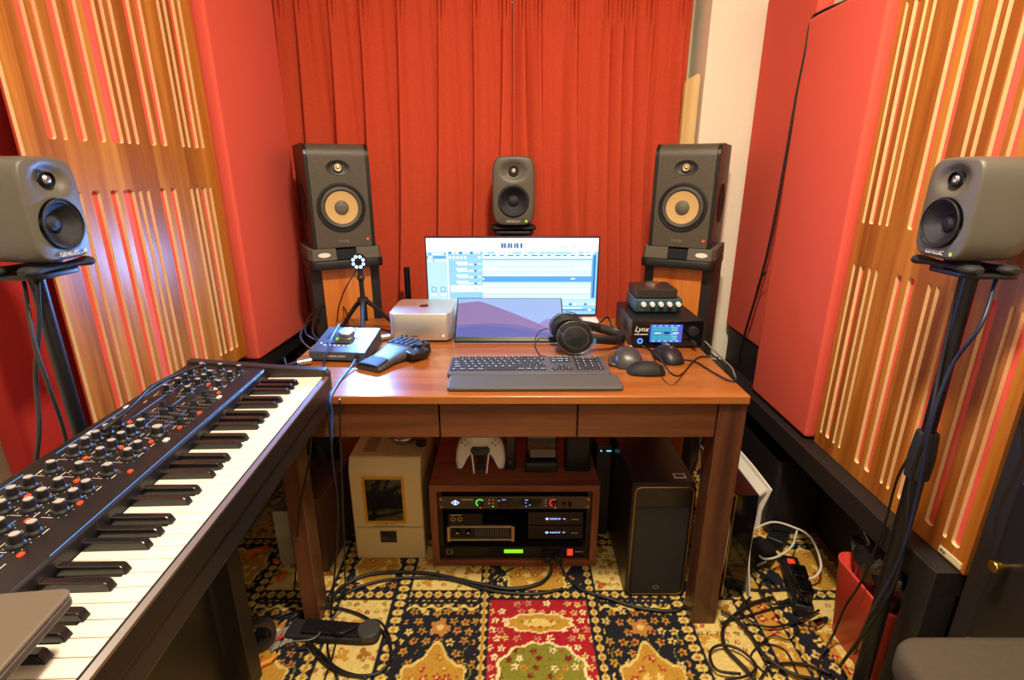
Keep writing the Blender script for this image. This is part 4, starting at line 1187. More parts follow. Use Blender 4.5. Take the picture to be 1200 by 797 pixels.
# blue lines, light lines, red lamps, sliders
def bline(y,x0,x1,w=.0012):
    blues.M = onp((x0+x1)/2,y,.0005); blues.flat(-(x1-x0)/2,(x1-x0)/2,-w,w,0)
for y,segs in ((-.286,((.05,.40),(.46,.70))),(-.252,((.12,.30),(.50,.74))),(-.215,((.12,.34),(.56,.76))),(-.180,((.20,.32),(.62,.78)))):
    for a_,b_ in segs: bline(y,a_,b_)
MB().box(.01,.62,-.1285,-.1268,.0642,.0650).build('edge_light_line', K['blue_mark'], sy)
olm = glow('orange lamp','#ff4a14',1.1)
for i,(x,y) in enumerate(((.352,-.172),(.375,-.205),(.41,-.235),(.44,-.150),(.47,-.205),(.51,-.240),(.52,-.165),(.56,-.200),(.60,-.235),(.62,-.160),(.66,-.215),(.70,-.180),(.30,-.155),(.24,-.152),(.15,-.160),(.11,-.200),(.29,-.245))):
    dots = MB(); dots.M = onp(x,y,.0006); dots.prism(rrect(-.0036,.0036,-.0026,.0026,.001,2),0,.0022); dots.build('lit_button', olm, sy)
for x,y in ((.335,-.280),(.345,-.152),(.205,-.178),(.235,-.285),(.13,-.175),(.17,-.150)):
    pb_ = MB(); pb_.M = onp(x,y,.0006); pb_.prism(rrect(-.006,.006,-.0036,.0036,.0015,3),0,.0025); pb_.build('white_button', K['mark'], sy)
for x in [.05+.031*i for i in range(23)]:
    for y in (-.165,-.200,-.236,-.27):
        if rnd.random() < .55: marks.M = onp(x,y,.0004); marks.flat(-.005,.006,-.0006,.0006,0)
marks.M = Matrix.Identity(4); marks.build('printed_marks', K['mark'], sy)
tick.M = blues.M = Matrix.Identity(4)
tick.build('knob_scales', K['mark'], sy); blues.build('printed_blue_lines', K['blue_mark'], sy)
sl_ = MB(); dt = MB()
for bank,(x0,yb) in enumerate(((.222,-.215),(.240,-.170),(.165,-.170))):
    for i in range(4):
        x = x0+i*.0155
        sl_.M = onp(x,yb,.0004); sl_.box(-.0008,.0008,-.020,.020,0,.0006)
        for k in range(9):
            dt.M = onp(x,yb,.0005)
            for q in (-.005,.005): dt.flat(q-.0007,q+.0007,-.020+k*.005-.0006,-.020+k*.005+.0006,0)
        yy = (-.012,.012,.006,-.015,.002,.014,-.004,.010,-.010,.004,.013,-.006)[bank*4+i]
        c = MB(); c.M = onp(x,yb+yy,.0008); c.prism(rrect(-.0045,.0045,-.0055,.0055,.001,2),0,.011,taper=.8); c.build('slider_cap', K['black_rub'], sy, bevel=.0005)
sl_.M = dt.M = Matrix.Identity(4)
sl_.build('slider_slots', K['black_gloss'], sy); dt.build('slider_scales', K['mark'], sy)
jk = MB(); jk.lathe([(.009,0),(.009,.010),(.005,.010),(.004,.004)], (-.022,-.002,.030), (-1,0,0), 20); jk.build('corner_knob', K['black_rub'], sy)
# ---- stand
ss = thing('keyboard_stand', 'black table-like stand carrying the long synthesizer', 'keyboard stand', (FX,FY,0), -PI/2+SA)
MB().box(-.018,.90,-.315,.006,.700,.7435).build('top_board', K['black_sat'], ss, bevel=.003)
m = MB(); m.prism([(.175,.012),(.90,.012),(.90,.698),(-.010,.698),(-.010,.446),(.175,.446)], -.268,-.250)
m.v = [(x,z,y) for x,y,z in m.v]; m.f = [f[::-1] for f in m.f]
m.build('side_panel', K['black_sat'], ss, bevel=.002)
MB().box(.88,.90,-.248,-.01,FZ,.698).build('end_panel', K['black_sat'], ss, bevel=.002)
for x in (.055,.30,.315):
    MB().tube([(x,-.249,.690),(x,-.243,.688),(x,-.243,.662),(x,-.246,.658)], .0022).build('hook', K['steel'], ss)
# ---- closed laptop lying on the near end
lp_ = thing('laptop', 'closed bronze-grey laptop lying across the near end of the synthesizer', 'laptop', (0,0,.846))
q0 = at(86,685,z=.856); q1 = at(0,780,z=.856)
MB().add([(0,0,0)],[])
dx = (q1-q0); dx.z = 0; dx.normalize(); nx_ = Vector((dx.y,-dx.x,0))
if nx_.x > 0: nx_ = -nx_
lp_.location = (q0.x,q0.y,.835); lp_.rotation_euler[2] = math.atan2(dx.y,dx.x)
M_ = MB(); M_.rslab(0,.30,-.215,0,.003,.012,.010,.002); M_.build('base', mat('bronze grey metal','#5d554c',.45,metal=.5), lp_)
M_ = MB(); M_.rslab(0,.30,-.215,0,.0125,.018,.010,.002); M_.build('lid', mat('bronze grey lid','#6d5f50',.55,metal=.35), lp_)
for x in (.02,.27):
    for y in (-.20,-.15): MB().cyl((x,y,-.004),(x,y,.003),.006).build('foot', K['black_rub'], lp_)
# ================================================================ under the desk
rk = thing('rack_cabinet', 'reddish wooden rack cabinet open at the front on the rug', 'rack cabinet', (.008,1.402,FZ))
MB().box(-.266,.266,0,.36,.282,.304).build('top_panel', rack_wood, rk, bevel=.0015)
MB().box(-.266,.266,0,.36,.0,.022).build('bottom_panel', rack_wood, rk, bevel=.0015)
for x in (-.266,.244): MB().box(x,x+.022,0.0005,.36,.022,.282).build('side_panel', rack_wood_v, rk, bevel=.001)
MB().box(-.244,.244,.345,.359,.022,.282).build('back_panel', K['black_wood'], rk)
for x in (-.243,.229): MB().box(x,x+.014,.012,.016,.023,.281).build('rack_rail', K['black_met'], rk)
RX0, RY0 = .008, 1.402
def unit(name,label,cat,x,z,group=None): return thing(name,label,cat,(RX0+x,RY0+.012,FZ+z),0,group)
def diamond(m,x,z,w,h,y,mi=0): m.add([(x-w,y,z),(x,y,z-h),(x+w,y,z),(x,y,z+h)],[(0,1,2,3)],mi)
u = unit('rack_interface','brown-grey full-width rack interface with a green-ring knob and red-ring knob','audio interface',0,.212)
bronze = mat('bronze grey faceplate','#4b3f34',.5,metal=.3,bump=(500,.1))
MB().box(-.241,.241,-.001,.002,0,.045).build('faceplate', bronze, u, bevel=.0008)
MB().box(-.22,.22,.0025,.24,.001,.044).build('chassis', K['black'], u)
q = MB(); diamond(q,-.187,.023,.014,.010,-.0014,0); diamond(q,-.192,.023,.005,.004,-.0016,1); diamond(q,-.182,.023,.005,.004,-.0016,1)
q.build('logo', [glow('logo blue white','#cfe2ff',1.2), glow('logo blue','#3f6fe0',.8)], u)
MB().bars(-.166,-.130,.034,.004,-.0013,0,1).build('lettering', K['mark'], u)
def ringknob(x, col, a0, a1, r_=.0135):
    q = MB(); n = 22
    for i in range(n):
        t0, t1 = R(a0+(a1-a0)*i/n), R(a0+(a1-a0)*(i+1)/n)
        q.add([(x+r_*1.05*math.cos(t0),-.0014,.0225+r_*1.05*math.sin(t0)),(x+r_*1.05*math.cos(t1),-.0014,.0225+r_*1.05*math.sin(t1)),(x+r_*.75*math.cos(t1),-.0014,.0225+r_*.75*math.sin(t1)),(x+r_*.75*math.cos(t0),-.0014,.0225+r_*.75*math.sin(t0))][::-1],[(0,1,2,3)])
    q.build('ring_light', glow('ring '+col, col, .9), u)
    m = MB().lathe([(.0085,0),(.008,.014),(.006,.016),(.0001,.016)], (x+.003,-.001,.0225),(0,-1,0),24); m.build('knob', K['black_gloss'], u)
    MB().disc((x+.003,-.0172,.016),(0,-1,0),.0045,14).build('knob_marker', K['gold'], u)
ringknob(-.109,'#5fe060',40,300); ringknob(.124,'#e02a2e',60,280)
MB().box(-.054,.086,-.0014,-.001,.006,.038).build('display', K['screen_dk'], u)
q = MB()
for x,z in ((-.05,.031),(-.037,.034),(-.031,.034),(.035,.033),(.040,.033),(.035,.023),(.048,.015),(.036,.010)): q.rect(x-.002,x+.003,z-.0015,z+.0015,-.0016,0)
q.build('blue_marks', glow('meter light blue','#7fa8ff',1), u)
q = MB(); [q.disc((x,-.0014,z),(0,-1,0),.0023,10,k) for x,z,k in ((-.080,.021,1),(-.068,.009,2),(-.080,.033,0),(-.068,.033,0),(-.068,.021,0),(.098,.033,0),(.098,.023,0),(.098,.012,0))]
q.build('status_lights', [K['mark'], glow('status red','#ff4a3a',1), glow('status green','#8aff3a',1)], u)
for x in (.156,.175): MB().cyl((x,-.001,.020),(x,-.014,.020),.0065,.0055).build('knob', K['black_gloss'], u)
q = MB(); [q.cyl((x,-.001,z),(x,-.0035,z),.0045,n=12) for x in (-.232,.232) for z in (.009,.036)]; q.build('rack_screws', K['gold'], u)
u = unit('preamp_box','small black box with two brass ring sockets on the left of the rack','preamp',-.158,.152)
MB().box(-.055,.055,.0,.15,0,.040).build('case', K['black_met'], u, bevel=.001)
for x in (-.038,-.016): MB().lathe([(.0085,0),(.0085,.003),(.0052,.003),(.005,.0005)], (x,0,.022),(0,-1,0),22).build('socket', K['gold'], u)
MB().bars(-.046,-.010,.036,.003,-.0004,0,2).build('lettering', K['mark'], u)
u = unit('framed_preamp','wide low box in a pale metal frame with two black knobs','preamp',-.108,.094)
fm = mat('champagne metal','#b8a57c',.35,metal=.8)
q = MB(); q.box(-.108,.108,-.006,.004,.050,.056).box(-.108,.108,-.006,.004,.0,.006).box(-.108,-.098,-.010,.004,.0,.056).box(.098,.108,-.010,.004,0,.056); q.build('front_frame', fm, u, bevel=.001)
MB().box(-.097,.097,0,.15,.006,.050).build('case', K['black_met'], u)
for x in (-.075,-.040): MB().cyl((x,0,.032),(x,-.014,.032),.0085,.0075).disc((x,-.0142,.037),(0,-1,0),.003,10,1).build('knob', [K['black_gloss'],K['mark']], u)
q = MB()
for i in range(14): q.rect(-.018+i*.008,-.014+i*.008,.012,.044,-.0004,0)
q.build('scale_bars', mat('dim print','#4c4a48',.6), u)
rc2 = [('topmost','#2f6ae8',.150),('lower','#2458c8',.098)]
for nm,col,z in rc2:
    u = unit('processor_box','half-width black processor with a blue lit badge, '+nm+' of the two in the rack','audio processor',.135,z,'half-width processors in the rack')
    MB().box(-.092,.085,.0,.15,0,.048).build('case', K['black_met'], u, bevel=.0015)
    MB().box(-.040,.035,-.0012,.0,.014,.036).build('badge_window', K['screen_dk'], u, bevel=.0004)
    q = MB(); diamond(q,-.031,.025,.006,.005,-.0015); q.build('logo', glow('badge mark '+col,'#bcd4ff',1.2), u)
    MB().bars(-.022,.012,.025,.0055,-.0015,0,5).bars(.020,.028,.025,.0045,-.0015,0,6).build('lettering', glow('badge text '+col,'#8ab4ff',1.1), u)
    MB().bars(.048,.070,.022,.003,-.0004,0,7).build('small_lettering', K['mark'], u)
u = unit('power_conditioner','black full-width power unit with green display and red switch at the rack bottom','power conditioner',0,.023)
MB().box(-.241,.241,-.001,.002,0,.044).build('faceplate', K['black_met'], u, bevel=.0008)
MB().box(-.22,.22,.0025,.24,.001,.043).build('chassis', K['black'], u)
MB().box(-.034,.028,-.0016,-.001,.020,.034).build('display', glow('green display','#8fe02a',.95), u)
MB().box(-.222,-.202,-.0016,-.001,.016,.034).box(-.219,-.205,-.002,-.0016,.019,.031,1).build('badge', [K['gold'],K['black']], u)
MB().box(.172,.190,-.006,-.001,.014,.036).build('red_switch', glow('red switch','#ff4422',.8), u)
MB().bars(.198,.226,.025,.003,-.0014,0,8).build('lettering', K['mark'], u)
for x in (.105,.142):
    MB().rslab(x-.013,x+.013,-.035,-.0015,.006,.030,.005,.003).build('plug', K['black_rub'], u)
# things on the rack
TZ = FZ+.3045
gc_ = thing('game_controller', 'white game controller hanging on its charging stand on the rack cabinet', 'game controller', (-.102,1.500,TZ))
m = MB()
def body(pts, th, ring=14):
    rings = []
    for k,(f,i) in enumerate(((-1,.86),(-.8,.96),(-.3,1),(.3,1),(.8,.95),(1,.84))):
        rings.append([(x*i, f*th, .058+(z-.058)*i) for x,z in pts])
    m.loft(rings, 0)
half = [(0,.118),(.028,.118),(.036,.115),(.058,.112),(.070,.098),(.078,.070),(.081,.035),(.076,.006),(.066,.004),(.058,.020),(.048,.042),(.036,.056),(.020,.060),(0,.060)]
outl = half+[(-x,z) for x,z in half[::-1]][1:-1]
m.M = RX(R(-14)) @ T(0,-.01,0)
body(outl, .017); m.build('shell', mat('warm white shell','#dcd6c8',.4), gc_)
m = MB(); m.M = RX(R(-14)) @ T(0,-.01,0)
m.add([(x,-.0155,z) for x,z in [(-.028,.112),(.028,.112),(.024,.086),(-.024,.086)]][::-1]+[(x,-.0195,z) for x,z in [(-.026,.110),(.026,.110),(.022,.088),(-.022,.088)]][::-1],[(4,5,6,7)[::-1],(0,1,5,4),(1,2,6,5),(2,3,7,6),(3,0,4,7)]); m.build('touch_pad', K['white'], gc_, bevel=.0004)
m = MB(); m.M = RX(R(-14)) @ T(0,-.01,0)
m.box(-.026,.026,-.0192,-.012,.056,.080)
for s in (-1,1): m.cyl((s*.020,-.012,.068),(s*.020,-.024,.068),.011,n=22).cyl((s*.020,-.024,.068),(s*.020,-.030,.068),.009,.0095,n=22)
m.build('sticks', K['black'], gc_)
m = MB(); m.M = RX(R(-14)) @ T(0,-.01,0)
for dx_,dz in ((0,.009),(0,-.009),(.009,0),(-.009,0)):
    m.cyl((.048+dx_,-.015,.093+dz),(.048+dx_,-.0195,.093+dz),.0042,n=14); m.box(-.048+dx_-.0036,-.048+dx_+.0036,-.0190,-.015,.093+dz-.0036,.093+dz+.0036)
m.build('face_buttons', mat('translucent grey buttons','#a9a397',.3), gc_)
MB().box(-.020,.020,-.028,.045,.0,.006).box(-.012,.012,-.004,.012,.006,.055).build('charging_stand', K['black_gloss'], gc_, bevel=.002)
for s in (-1,1):
    MB().add([(s*.018,-.030,.0),(s*.022,-.030,.0),(s*.030,-.012,.062),(s*.025,-.012,.062),(s*.018,-.024,.0),(s*.022,-.024,.0),(s*.030,-.006,.062),(s*.025,-.006,.062)],[(0,1,2,3),(4,7,6,5),(0,4,5,1),(1,5,6,2),(2,6,7,3),(3,7,4,0)]).build('stand_blade', K['white'], gc_)
o = thing('black_handset','narrow upright black handset next to the game controller','handset',(-.005,1.500,TZ))
MB().rslab(-.017,.017,-.012,.012,.0,.125,.007,.003).build('body', K['black'], o)
MB().disc((0,-.0122,.03),(0,-1,0),.004,12).build('button', K['gold'], o)
o = thing('desk_clock','low black box with a speckled silver window on the rack cabinet','box',(.095,1.505,TZ))
MB().rslab(-.053,.053,-.030,.045,.0,.034,.006,.003).build('base', K['black'], o)
MB().rslab(-.048,.050,-.006,.040,.034,.118,.006,.003).build('case', K['black_gloss'], o)
MB().box(-.036,.046,-.0070,-.0062,.042,.070).build('speckled_window', mat('speckled silver','#77736a',.4,metal=.4,var=(900,.8)), o)
o = thing('desktop_speaker','small black slab speaker with a blank front at the end of the rack cabinet','speaker',(.212,1.495,TZ))
MB().rslab(-.040,.042,-.014,.05,.0,.135,.008,.003).build('case', K['black'], o)
MB().rslab(-.034,.036,-.0155,-.013,.008,.127,.004,.0005).build('grille', K['cone'], o)
ml = thing('slim_stand', 'thin black pole stand between curtain and desk beside the silver computer', 'stand', (-.432,2.13,FZ))
MB().cyl((0,0,.01),(0,0,.72),.0095).cyl((0,0,.72),(0,0,.856),.0125,.012).build('tube', K['black_met'], ml)
MB().lathe([(.0001,.022),(.02,.022),(.085,.012),(.088,.006),(.088,0),(.0001,0)],n=40).build('round_base', K['black_met'], ml)
# cream cube appliance
cr = thing('cream_printer', 'cream case with a yellow-framed window and a small lower slot window', 'appliance', (-.402,1.437,FZ))
w_,h_,d_ = .114,.374,.30
m = MB(); m.prism([(0,0),(0,h_-.045),(.020,h_),(d_,h_),(d_,0)][::-1], -w_, w_)
m.v = [(z,x,y) for x,y,z in m.v]
m.build('shell', K['cream'], cr, bevel=.006, seg=3)
wz0,wz1 = .150,.305
q = MB()
for a in ((-.074,.060,wz1,wz1+.009),(-.074,.060,wz0-.009,wz0),(-.074,-.065,wz0,wz1),(.051,.060,wz0,wz1)): q.box(a[0],a[1],-.003,.001,a[2],a[3])
q.build('window_frame', mat('amber frame','#c98a1c',.45), cr, bevel=.0008)
q = MB().rect(-.065,.051,wz0,wz1,-.0006,0)
q.build('window_glass', mat('mirror dark glass','#32302a',.04,metal=.6), cr)['label'] = 'dark reflecting window'
MB().box(-w_+.002,w_-.002,-.0015,-.0005,.124,.126).box(-.05,.05,-.004,-.0005,.126,.130).build('seam', mat('seam shade','#8d8061',.7), cr)
MB().rect(-.030,.024,.066,.112,-.0010,0).box(-.033,-.030,-.002,0,.063,.115,1).box(.024,.027,-.002,0,.063,.115,1).box(-.033,.027,-.002,0,.112,.115,1).box(-.033,.027,-.002,0,.063,.066,1).build('slot_window', [mat('dark small glass','#3a3a30',.08,metal=.5), K['cream']], cr)
q = MB(); q.M = T(-.008,-.0008,.138) @ STAND; q.text('FLEXBRIDGE', .0075, T(0,0,0)) if False else q.add([(x,y,0) for x,y in circ(0,0,.007,20,.004)],[tuple(range(20))]); q.flat(-.032,-.010,-.001,.001,0); q.flat(.010,.032,-.001,.001,0)
q.build('badge', mat('olive print','#8d7c4c',.6), cr)
MB().box(-.078,-.038,.05,.26,h_,h_+.0015).build('top_recess', mat('tan recess','#9a8560',.7), cr)
bw = thing('metal_bowl','round steel dish with a ridged rim on top of the cream case','dish',(-.360,1.560,FZ+h_+.0015))
MB().lathe([(.0001,0),(.034,0),(.044,.010),(.047,.022),(.045,.026),(.040,.024),(.036,.012),(.0001,.008)],n=36).build('dish', K['steel'], bw)
MB().lathe([(.0001,0),(.016,0),(.017,.016),(.0001,.018)],(.062,-.03,0)).build('cap', K['black'], bw)
# computer tower
tw = thing('computer_tower', 'black computer tower with a brass line round its front', 'computer', (.432,1.276,FZ))
MB().box(-.090,.090,.006,.40,.008,.392).build('case', K['black_sat'], tw, bevel=.004)
for x in (-.07,.07):
    for y in (.04,.36): MB().cyl((x,y,0),(x,y,.009),.012).build('foot', K['black_rub'], tw)
MB().prism([(x,y) for x,y in rrect(-.090,.090,.0,.398,.016)], 0, .012).v
fp = MB(); fp.prism(rrect(-.089,.089,.004,.390,.014), -.007, 0); fp.M = Matrix.Identity(4)
fp.v = [(x,z+.004,y) for x,y,z in fp.v]; fp.f = [f[::-1] for f in fp.f]; fp.build('front_panel', K['black_sat'], tw, bevel=.002)
ln = MB(); P_ = [(x,-.0035,z) for x,z in rrect(-.083,.083,.012,.384,.018,6)]; ln.tube(P_, .0016, n=8, k=1, closed=True, raw=True); ln.build('brass_line', K['gold'], tw)
mp = MB(); mp.prism(rrect(-.074,.074,.018,.318,.010), -.004, 0); mp.v = [(x,z-.0025,y) for x,y,z in mp.v]; mp.f = [f[::-1] for f in mp.f]; mp.build('mesh_panel', mat('fine black mesh','#1e1d1d',.55,bump=(1800,.7)), tw, bevel=.001)
q = MB(); [q.disc((x,-.0036,.360),(0,-1,0),.0025,10) for x in (-.012,-.002,.008,.02)]; q.build('ports', K['grey'], tw)
hx = MB(); hx.add([(.0105*math.cos(R(a)),-.0072,.040+.008*math.sin(R(a))) for a in range(30,390,60)][::-1],[tuple(range(6))]); hx.add([(.007*math.cos(R(a)),-.0074,.040+.005*math.sin(R(a))) for a in range(30,390,60)][::-1],[tuple(range(6))],1); hx.build('badge', [K['steel'],K['black']], tw)
MB().box(.035,.070,.03,.055,.392,.3928).box(.040,.065,.035,.050,.3928,.393,1).build('sticker', [K['mark'],K['grey']], tw)['label'] = 'small pale sticker'
# game console
gcn = thing('game_console', 'upright black game console with curved white side wings', 'game console', (.665,1.262,FZ))
MB().box(-.034,.034,.006,.235,.006,.362).build('core', K['black_gloss'], gcn, bevel=.004)
MB().box(-.034,-.031,.003,.008,.01,.362).build('edge_light', K['gold'], gcn)
MB().rslab(-.045,.045,.03,.20,0,.006,.02,.001).build('foot', K['black'], gcn)
wm = mat('satin white wing','#e2ddd0',.35)
for s in (-1,1):
    rings = []
    for k in range(17):
        t = k/16; z = .012+.378*t
        bow = .052-.016*math.sin(PI*t)**1.2+.006*t**3
        y0 = -.004+.022*math.sin(PI*t*.9)-.012*t
        y1 = .25-.01*t
        xo, xi = s*(bow), s*(bow-.004)
        rg = [(xo,y0,z),(xo+s*.003,(y0+y1)/2,z),(xo,y1,z),(xi,y1,z),(xi+s*.003,(y0+y1)/2,z),(xi,y0,z)]
        rings.append(rg if s > 0 else rg[::-1])
    MB().loft(rings, 0, smooth=False).build('side_wing', wm, gcn, bevel=.0008)
    mb = MB(); mb.add([(s*.034,.012,.36),(s*.0475,.0,.385),(s*.0475,.24,.385),(s*.034,.235,.36),(s*.034,.012,.352),(s*.0475,.002,.375),(s*.0475,.238,.375),(s*.034,.235,.352)],[(0,1,2,3),(7,6,5,4),(0,4,5,1),(1,5,6,2),(2,6,7,3),(3,7,4,0)]); mb.build('wing_bridge', wm, gcn)
# dark drive box with cyan lamps behind
db = thing('drive_box', 'black drive box with two cyan lamps between rack cabinet and computer tower', 'drive box', (.308,1.66,FZ))
MB().box(-.022,.030,-.10,.10,0,.355).build('case', K['black'], db, bevel=.003)
cy = glow('cyan lamp','#6fe0ff',1.2)
MB().disc((-.008,-.1003,.335),(0,-1,0),.003,10).build('lamp', cy, db); MB().box(.010,.026,-.1006,-.1,.333,.337).build('lamp_bar', cy, db)
# ---- left, under and beside
bb = thing('brown_box', 'dark brown wooden box behind the front desk leg by the cables', 'box', (-.635,1.49,FZ), R(-6))
MB().box(-.055,.055,-.11,.11,0,.27).build('case', mat('dark brown board','#4a2d22',.6,bump=(200,.2)), bb, bevel=.003)
MB().box(-.056,.056,-.112,.112,.27,.276).build('lid', mat('brown lid','#5a382a',.55), bb, bevel=.001)
gb = thing('grey_carton', 'narrow beige-grey carton under the two-tier black rack', 'carton', (-.728,1.47,FZ))
MB().box(-.032,.032,-.06,.06,0,.105).build('box_body', mat('beige grey card','#8a8168',.8), gb, bevel=.002)
MB().box(-.033,.033,-.061,.061,.105,.205).build('box_lid', mat('beige grey lid','#979078',.8), gb, bevel=.002)
pb = thing('power_box', 'dark grey box with a green lamp among cables behind the desk leg', 'power supply', (-.595,1.735,FZ))
MB().rslab(-.060,.040,-.05,.05,0,.16,.008,.003).build('case', K['grey'], pb)
MB().disc((.01,-.0505,.14),(0,-1,0),.004,10).build('lamp', glow('green dot','#40ff60',1.5), pb)
# sustain pedal
pd = thing('sustain_pedal', 'long black foot pedal with a round rubber pad lying on the rug', 'pedal', (-.500,1.135,FZ), R(-4))
m = MB().rslab(-.125,.10,-.030,.030,0,.020,.006,.004); m.build('base', K['black_rub'], pd)
m = MB(); m.M = T(-.03,0,.020) @ RY(R(2)); m.rslab(-.05,.11,-.022,.022,.0,.010,.004,.002); m.build('treadle', K['black_met'], pd)
MB().lathe([(.030,0),(.031,.004),(.031,.020),(.028,.023),(.0001,.0235)],(.105,0,.0115),n=40).build('round_pad', K['grey'], pd)
MB().rslab(.075,.135,-.026,.026,0,.0115,.02,.003).build('pad_foot', K['black_rub'], pd)
# ring of tape / packet / orange bits
p0 = at(312,752,z=.05)
tr = thing('tape_roll', 'dark roll standing on edge beside the black stand leg', 'roll', (p0.x-.03,p0.y+.01,FZ))
MB().lathe([(.048,-.014),(.050,0),(.048,.014),(.036,.014),(.035,0),(.036,-.014),(.048,-.014)],(0,0,.0505),(.55,-.83,0.0),n=40).build('roll', mat('dark tape','#332e2a',.3), tr)
p0 = at(335,745,z=.02)
pk_ = thing('plastic_packet', 'crumpled clear plastic packet with a red stripe on the rug', 'packet', (p0.x,p0.y,FZ), R(35))
m = MB(); rr = random.Random(3)
g = [[(-.045+.09*i/8, -.028+.056*j/5, .004+.012*rr.random()*(1 if 0<i<8 else .3)) for i in range(9)] for j in range(6)]
vs = [p for row in g for p in row]; m.add(vs,[(j*9+i,j*9+i+1,(j+1)*9+i+1,(j+1)*9+i) for j in range(5) for i in range(8)],0)
ob = m.build('film', mat('milky plastic film','#b8b2a0',.15,trans=.5), pk_); sm = ob.modifiers.new('thickness','SOLIDIFY'); sm.thickness=.001
MB().box(-.035,.03,-.008,.002,.0165,.0175).build('red_stripe', mat('red print','#c4303a',.5), pk_)
def bit(label, u, v, rz, col, l=.03, w=.007):
    p = at(u,v,z=FZ); m = MB(); m.tube([(-l,0,.006),(-l*.3,.004,.010),(l*.4,-.003,.008),(l,.002,.005)], w*.6)
    o = m.build('cable_tie', mat('tie '+label[:8],col,.5), None, (p.x,p.y,FZ), rz); tag(o, label, 'cable tie')
bit('yellow orange strap end beside the plastic packet', 312, 780, R(60), '#e08a20', .03, .012)
bit('long orange strap on the rug under the two-tier rack', 302, 648, R(50), '#e04a20', .035, .012)
bit('short orange strap nearest the front desk leg', 331, 678, R(80), '#e8521c', .022, .009)
bit('tiny orange strap between the other two orange straps', 324, 660, R(-30), '#d8461c', .012, .009)
# ---- red bin with black bag
bn = thing('waste_bin', 'red plastic waste bin under the black panel rack', 'waste bin', (.960,1.075,FZ))
rings = []
for z,k in ((0,.80),(.002,.82),(.225,1.0),(.232,1.03),(.238,1.03),(.238,.98),(.02,.79)):
    rings.append([(x*k, y*k, z) for x,y in rrect(-.076,.076,-.108,.108,.03,6)])
m = MB(); m.loft(rings, 0); m.build('bin_body', K['bin_red'], bn)
bag = thing('bin_bag', 'crumpled shiny black plastic bag stuffed into the red bin', 'plastic bag', (.956,1.078,FZ))
bm_ = MB(); rings = []; rr = random.Random(11)
for k in range(13):
    t = k/12; z = .04+.315*t; s_ = (.62+.34*min(1,t*1.6)) if t < .86 else (.96-.70*(t-.86)/.14)
    q_ = 1+.20*max(0,min(1,(t-.62)*6))
    rings.append([((.064*s_*q_)*math.cos(a)*(1+rr.uniform(-.10,.10)), (.096*s_*q_)*math.sin(a)*(1+rr.uniform(-.10,.10)), z+rr.uniform(-.010,.010)) for a in [2*PI*i/26 for i in range(26)]])
bm_.loft(rings, 0, smooth=False)
ob = bm_.build('bag', mat('shiny black film','#1a1a1a',.22,spec=.8,bump=(60,.8)), bag)
m = MB(); m.tube([(-.05,.02,.33),(-.055,.05,.358),(-.035,.08,.36),(-.02,.07,.335)], lambda t: .012*(1-.4*t), n=6); m.build('knot', bpy.data.materials['shiny black film'], bag)
# ---- power strip, adapters, paper
a_, b_ = at(948,632,z=.05), at(930,712,z=.04)
ps = thing('power_strip', 'black power strip with a red lit switch on the rug beside the bin', 'power strip', (.872,1.30,FZ), R(74))
MB().rslab(-.11,.11,-.026,.026,0,.040,.008,.004).build('body', K['black'], ps)
MB().box(.070,.088,-.010,.010,.0395,.0445).build('red_switch', glow('red switch 2','#ff3a20',.9), ps, bevel=.001)
for x in (-.08,-.04,0,.04): MB().lathe([(.017,0),(.016,.0015),(.014,-.003),(.0001,-.003)],(x,0,.0405)).build('socket', K['black_rub'], ps)
for i,(x,lab) in enumerate(((-.075,'black wall adapter plugged into the near end of the power strip'),(-.012,'black wall adapter in the middle of the power strip'))):
    M0 = ps.matrix_basis
    p = Vector((.872,1.30,0)) + Vector((math.cos(R(74))*x, math.sin(R(74))*x, 0))
    t_ = thing('wall_adapter', lab, 'adapter', (p.x,p.y,FZ+.0425), R(74), 'adapters in the power strip')
    MB().rslab(-.028,.024,-.020,.020,0,.045,.005,.003).build('body', K['black_gloss'], t_)
    MB().cyl((-.027,0,.02),(-.040,0,.02),.005,.0035,12).build('cord_relief', K['black_rub'], t_)
ad = thing('power_brick', 'black power brick with a white logo mark beside the white console wing', 'power brick', (.800,1.42,FZ), R(24))
MB().rslab(-.055,.055,-.035,.035,0,.065,.008,.004).build('body', K['black'], ad)
MB().box(-.028,.012,-.0354,-.0348,.022,.030).build('mark', K['mark'], ad)
ad = thing('power_brick', 'dark power brick lying flat behind the power strip lamp', 'power brick', (.925,1.52,FZ), R(50))
MB().rslab(-.05,.05,-.028,.028,0,.04,.007,.004).build('body', K['black'], ad)
cp = thing('chrome_plug', 'chrome barrel plug lying between power strip and red bin', 'plug', (.868,1.165,FZ+.012), R(25))
MB().cyl((-.02,0,0),(.012,0,0),.0115,.0105).build('barrel', K['chrome'], cp); MB().cyl((.012,0,0),(.036,0,0),.009,.006).build('boot', K['black_rub'], cp)
pp = thing('paper_scrap', 'folded white paper standing behind the power brick', 'paper', (.865,1.60,FZ), R(20))
m = MB(); P_ = [(-.05,0),(-.03,-.02),(-.01,.005),(.01,-.02),(.03,.004),(.05,-.012)]
vs = [(x,y,0) for x,y in P_]+[(x*.9,y*1.1+.01,.10-.02*abs(x)/.05) for x,y in P_]
m.add(vs,[(i,i+1,7+i,6+i) for i in range(5)]); ob = m.build('sheet', mat('white paper','#ddd6c6',.8), pp); ob.modifiers.new('thickness','SOLIDIFY').thickness=.0008
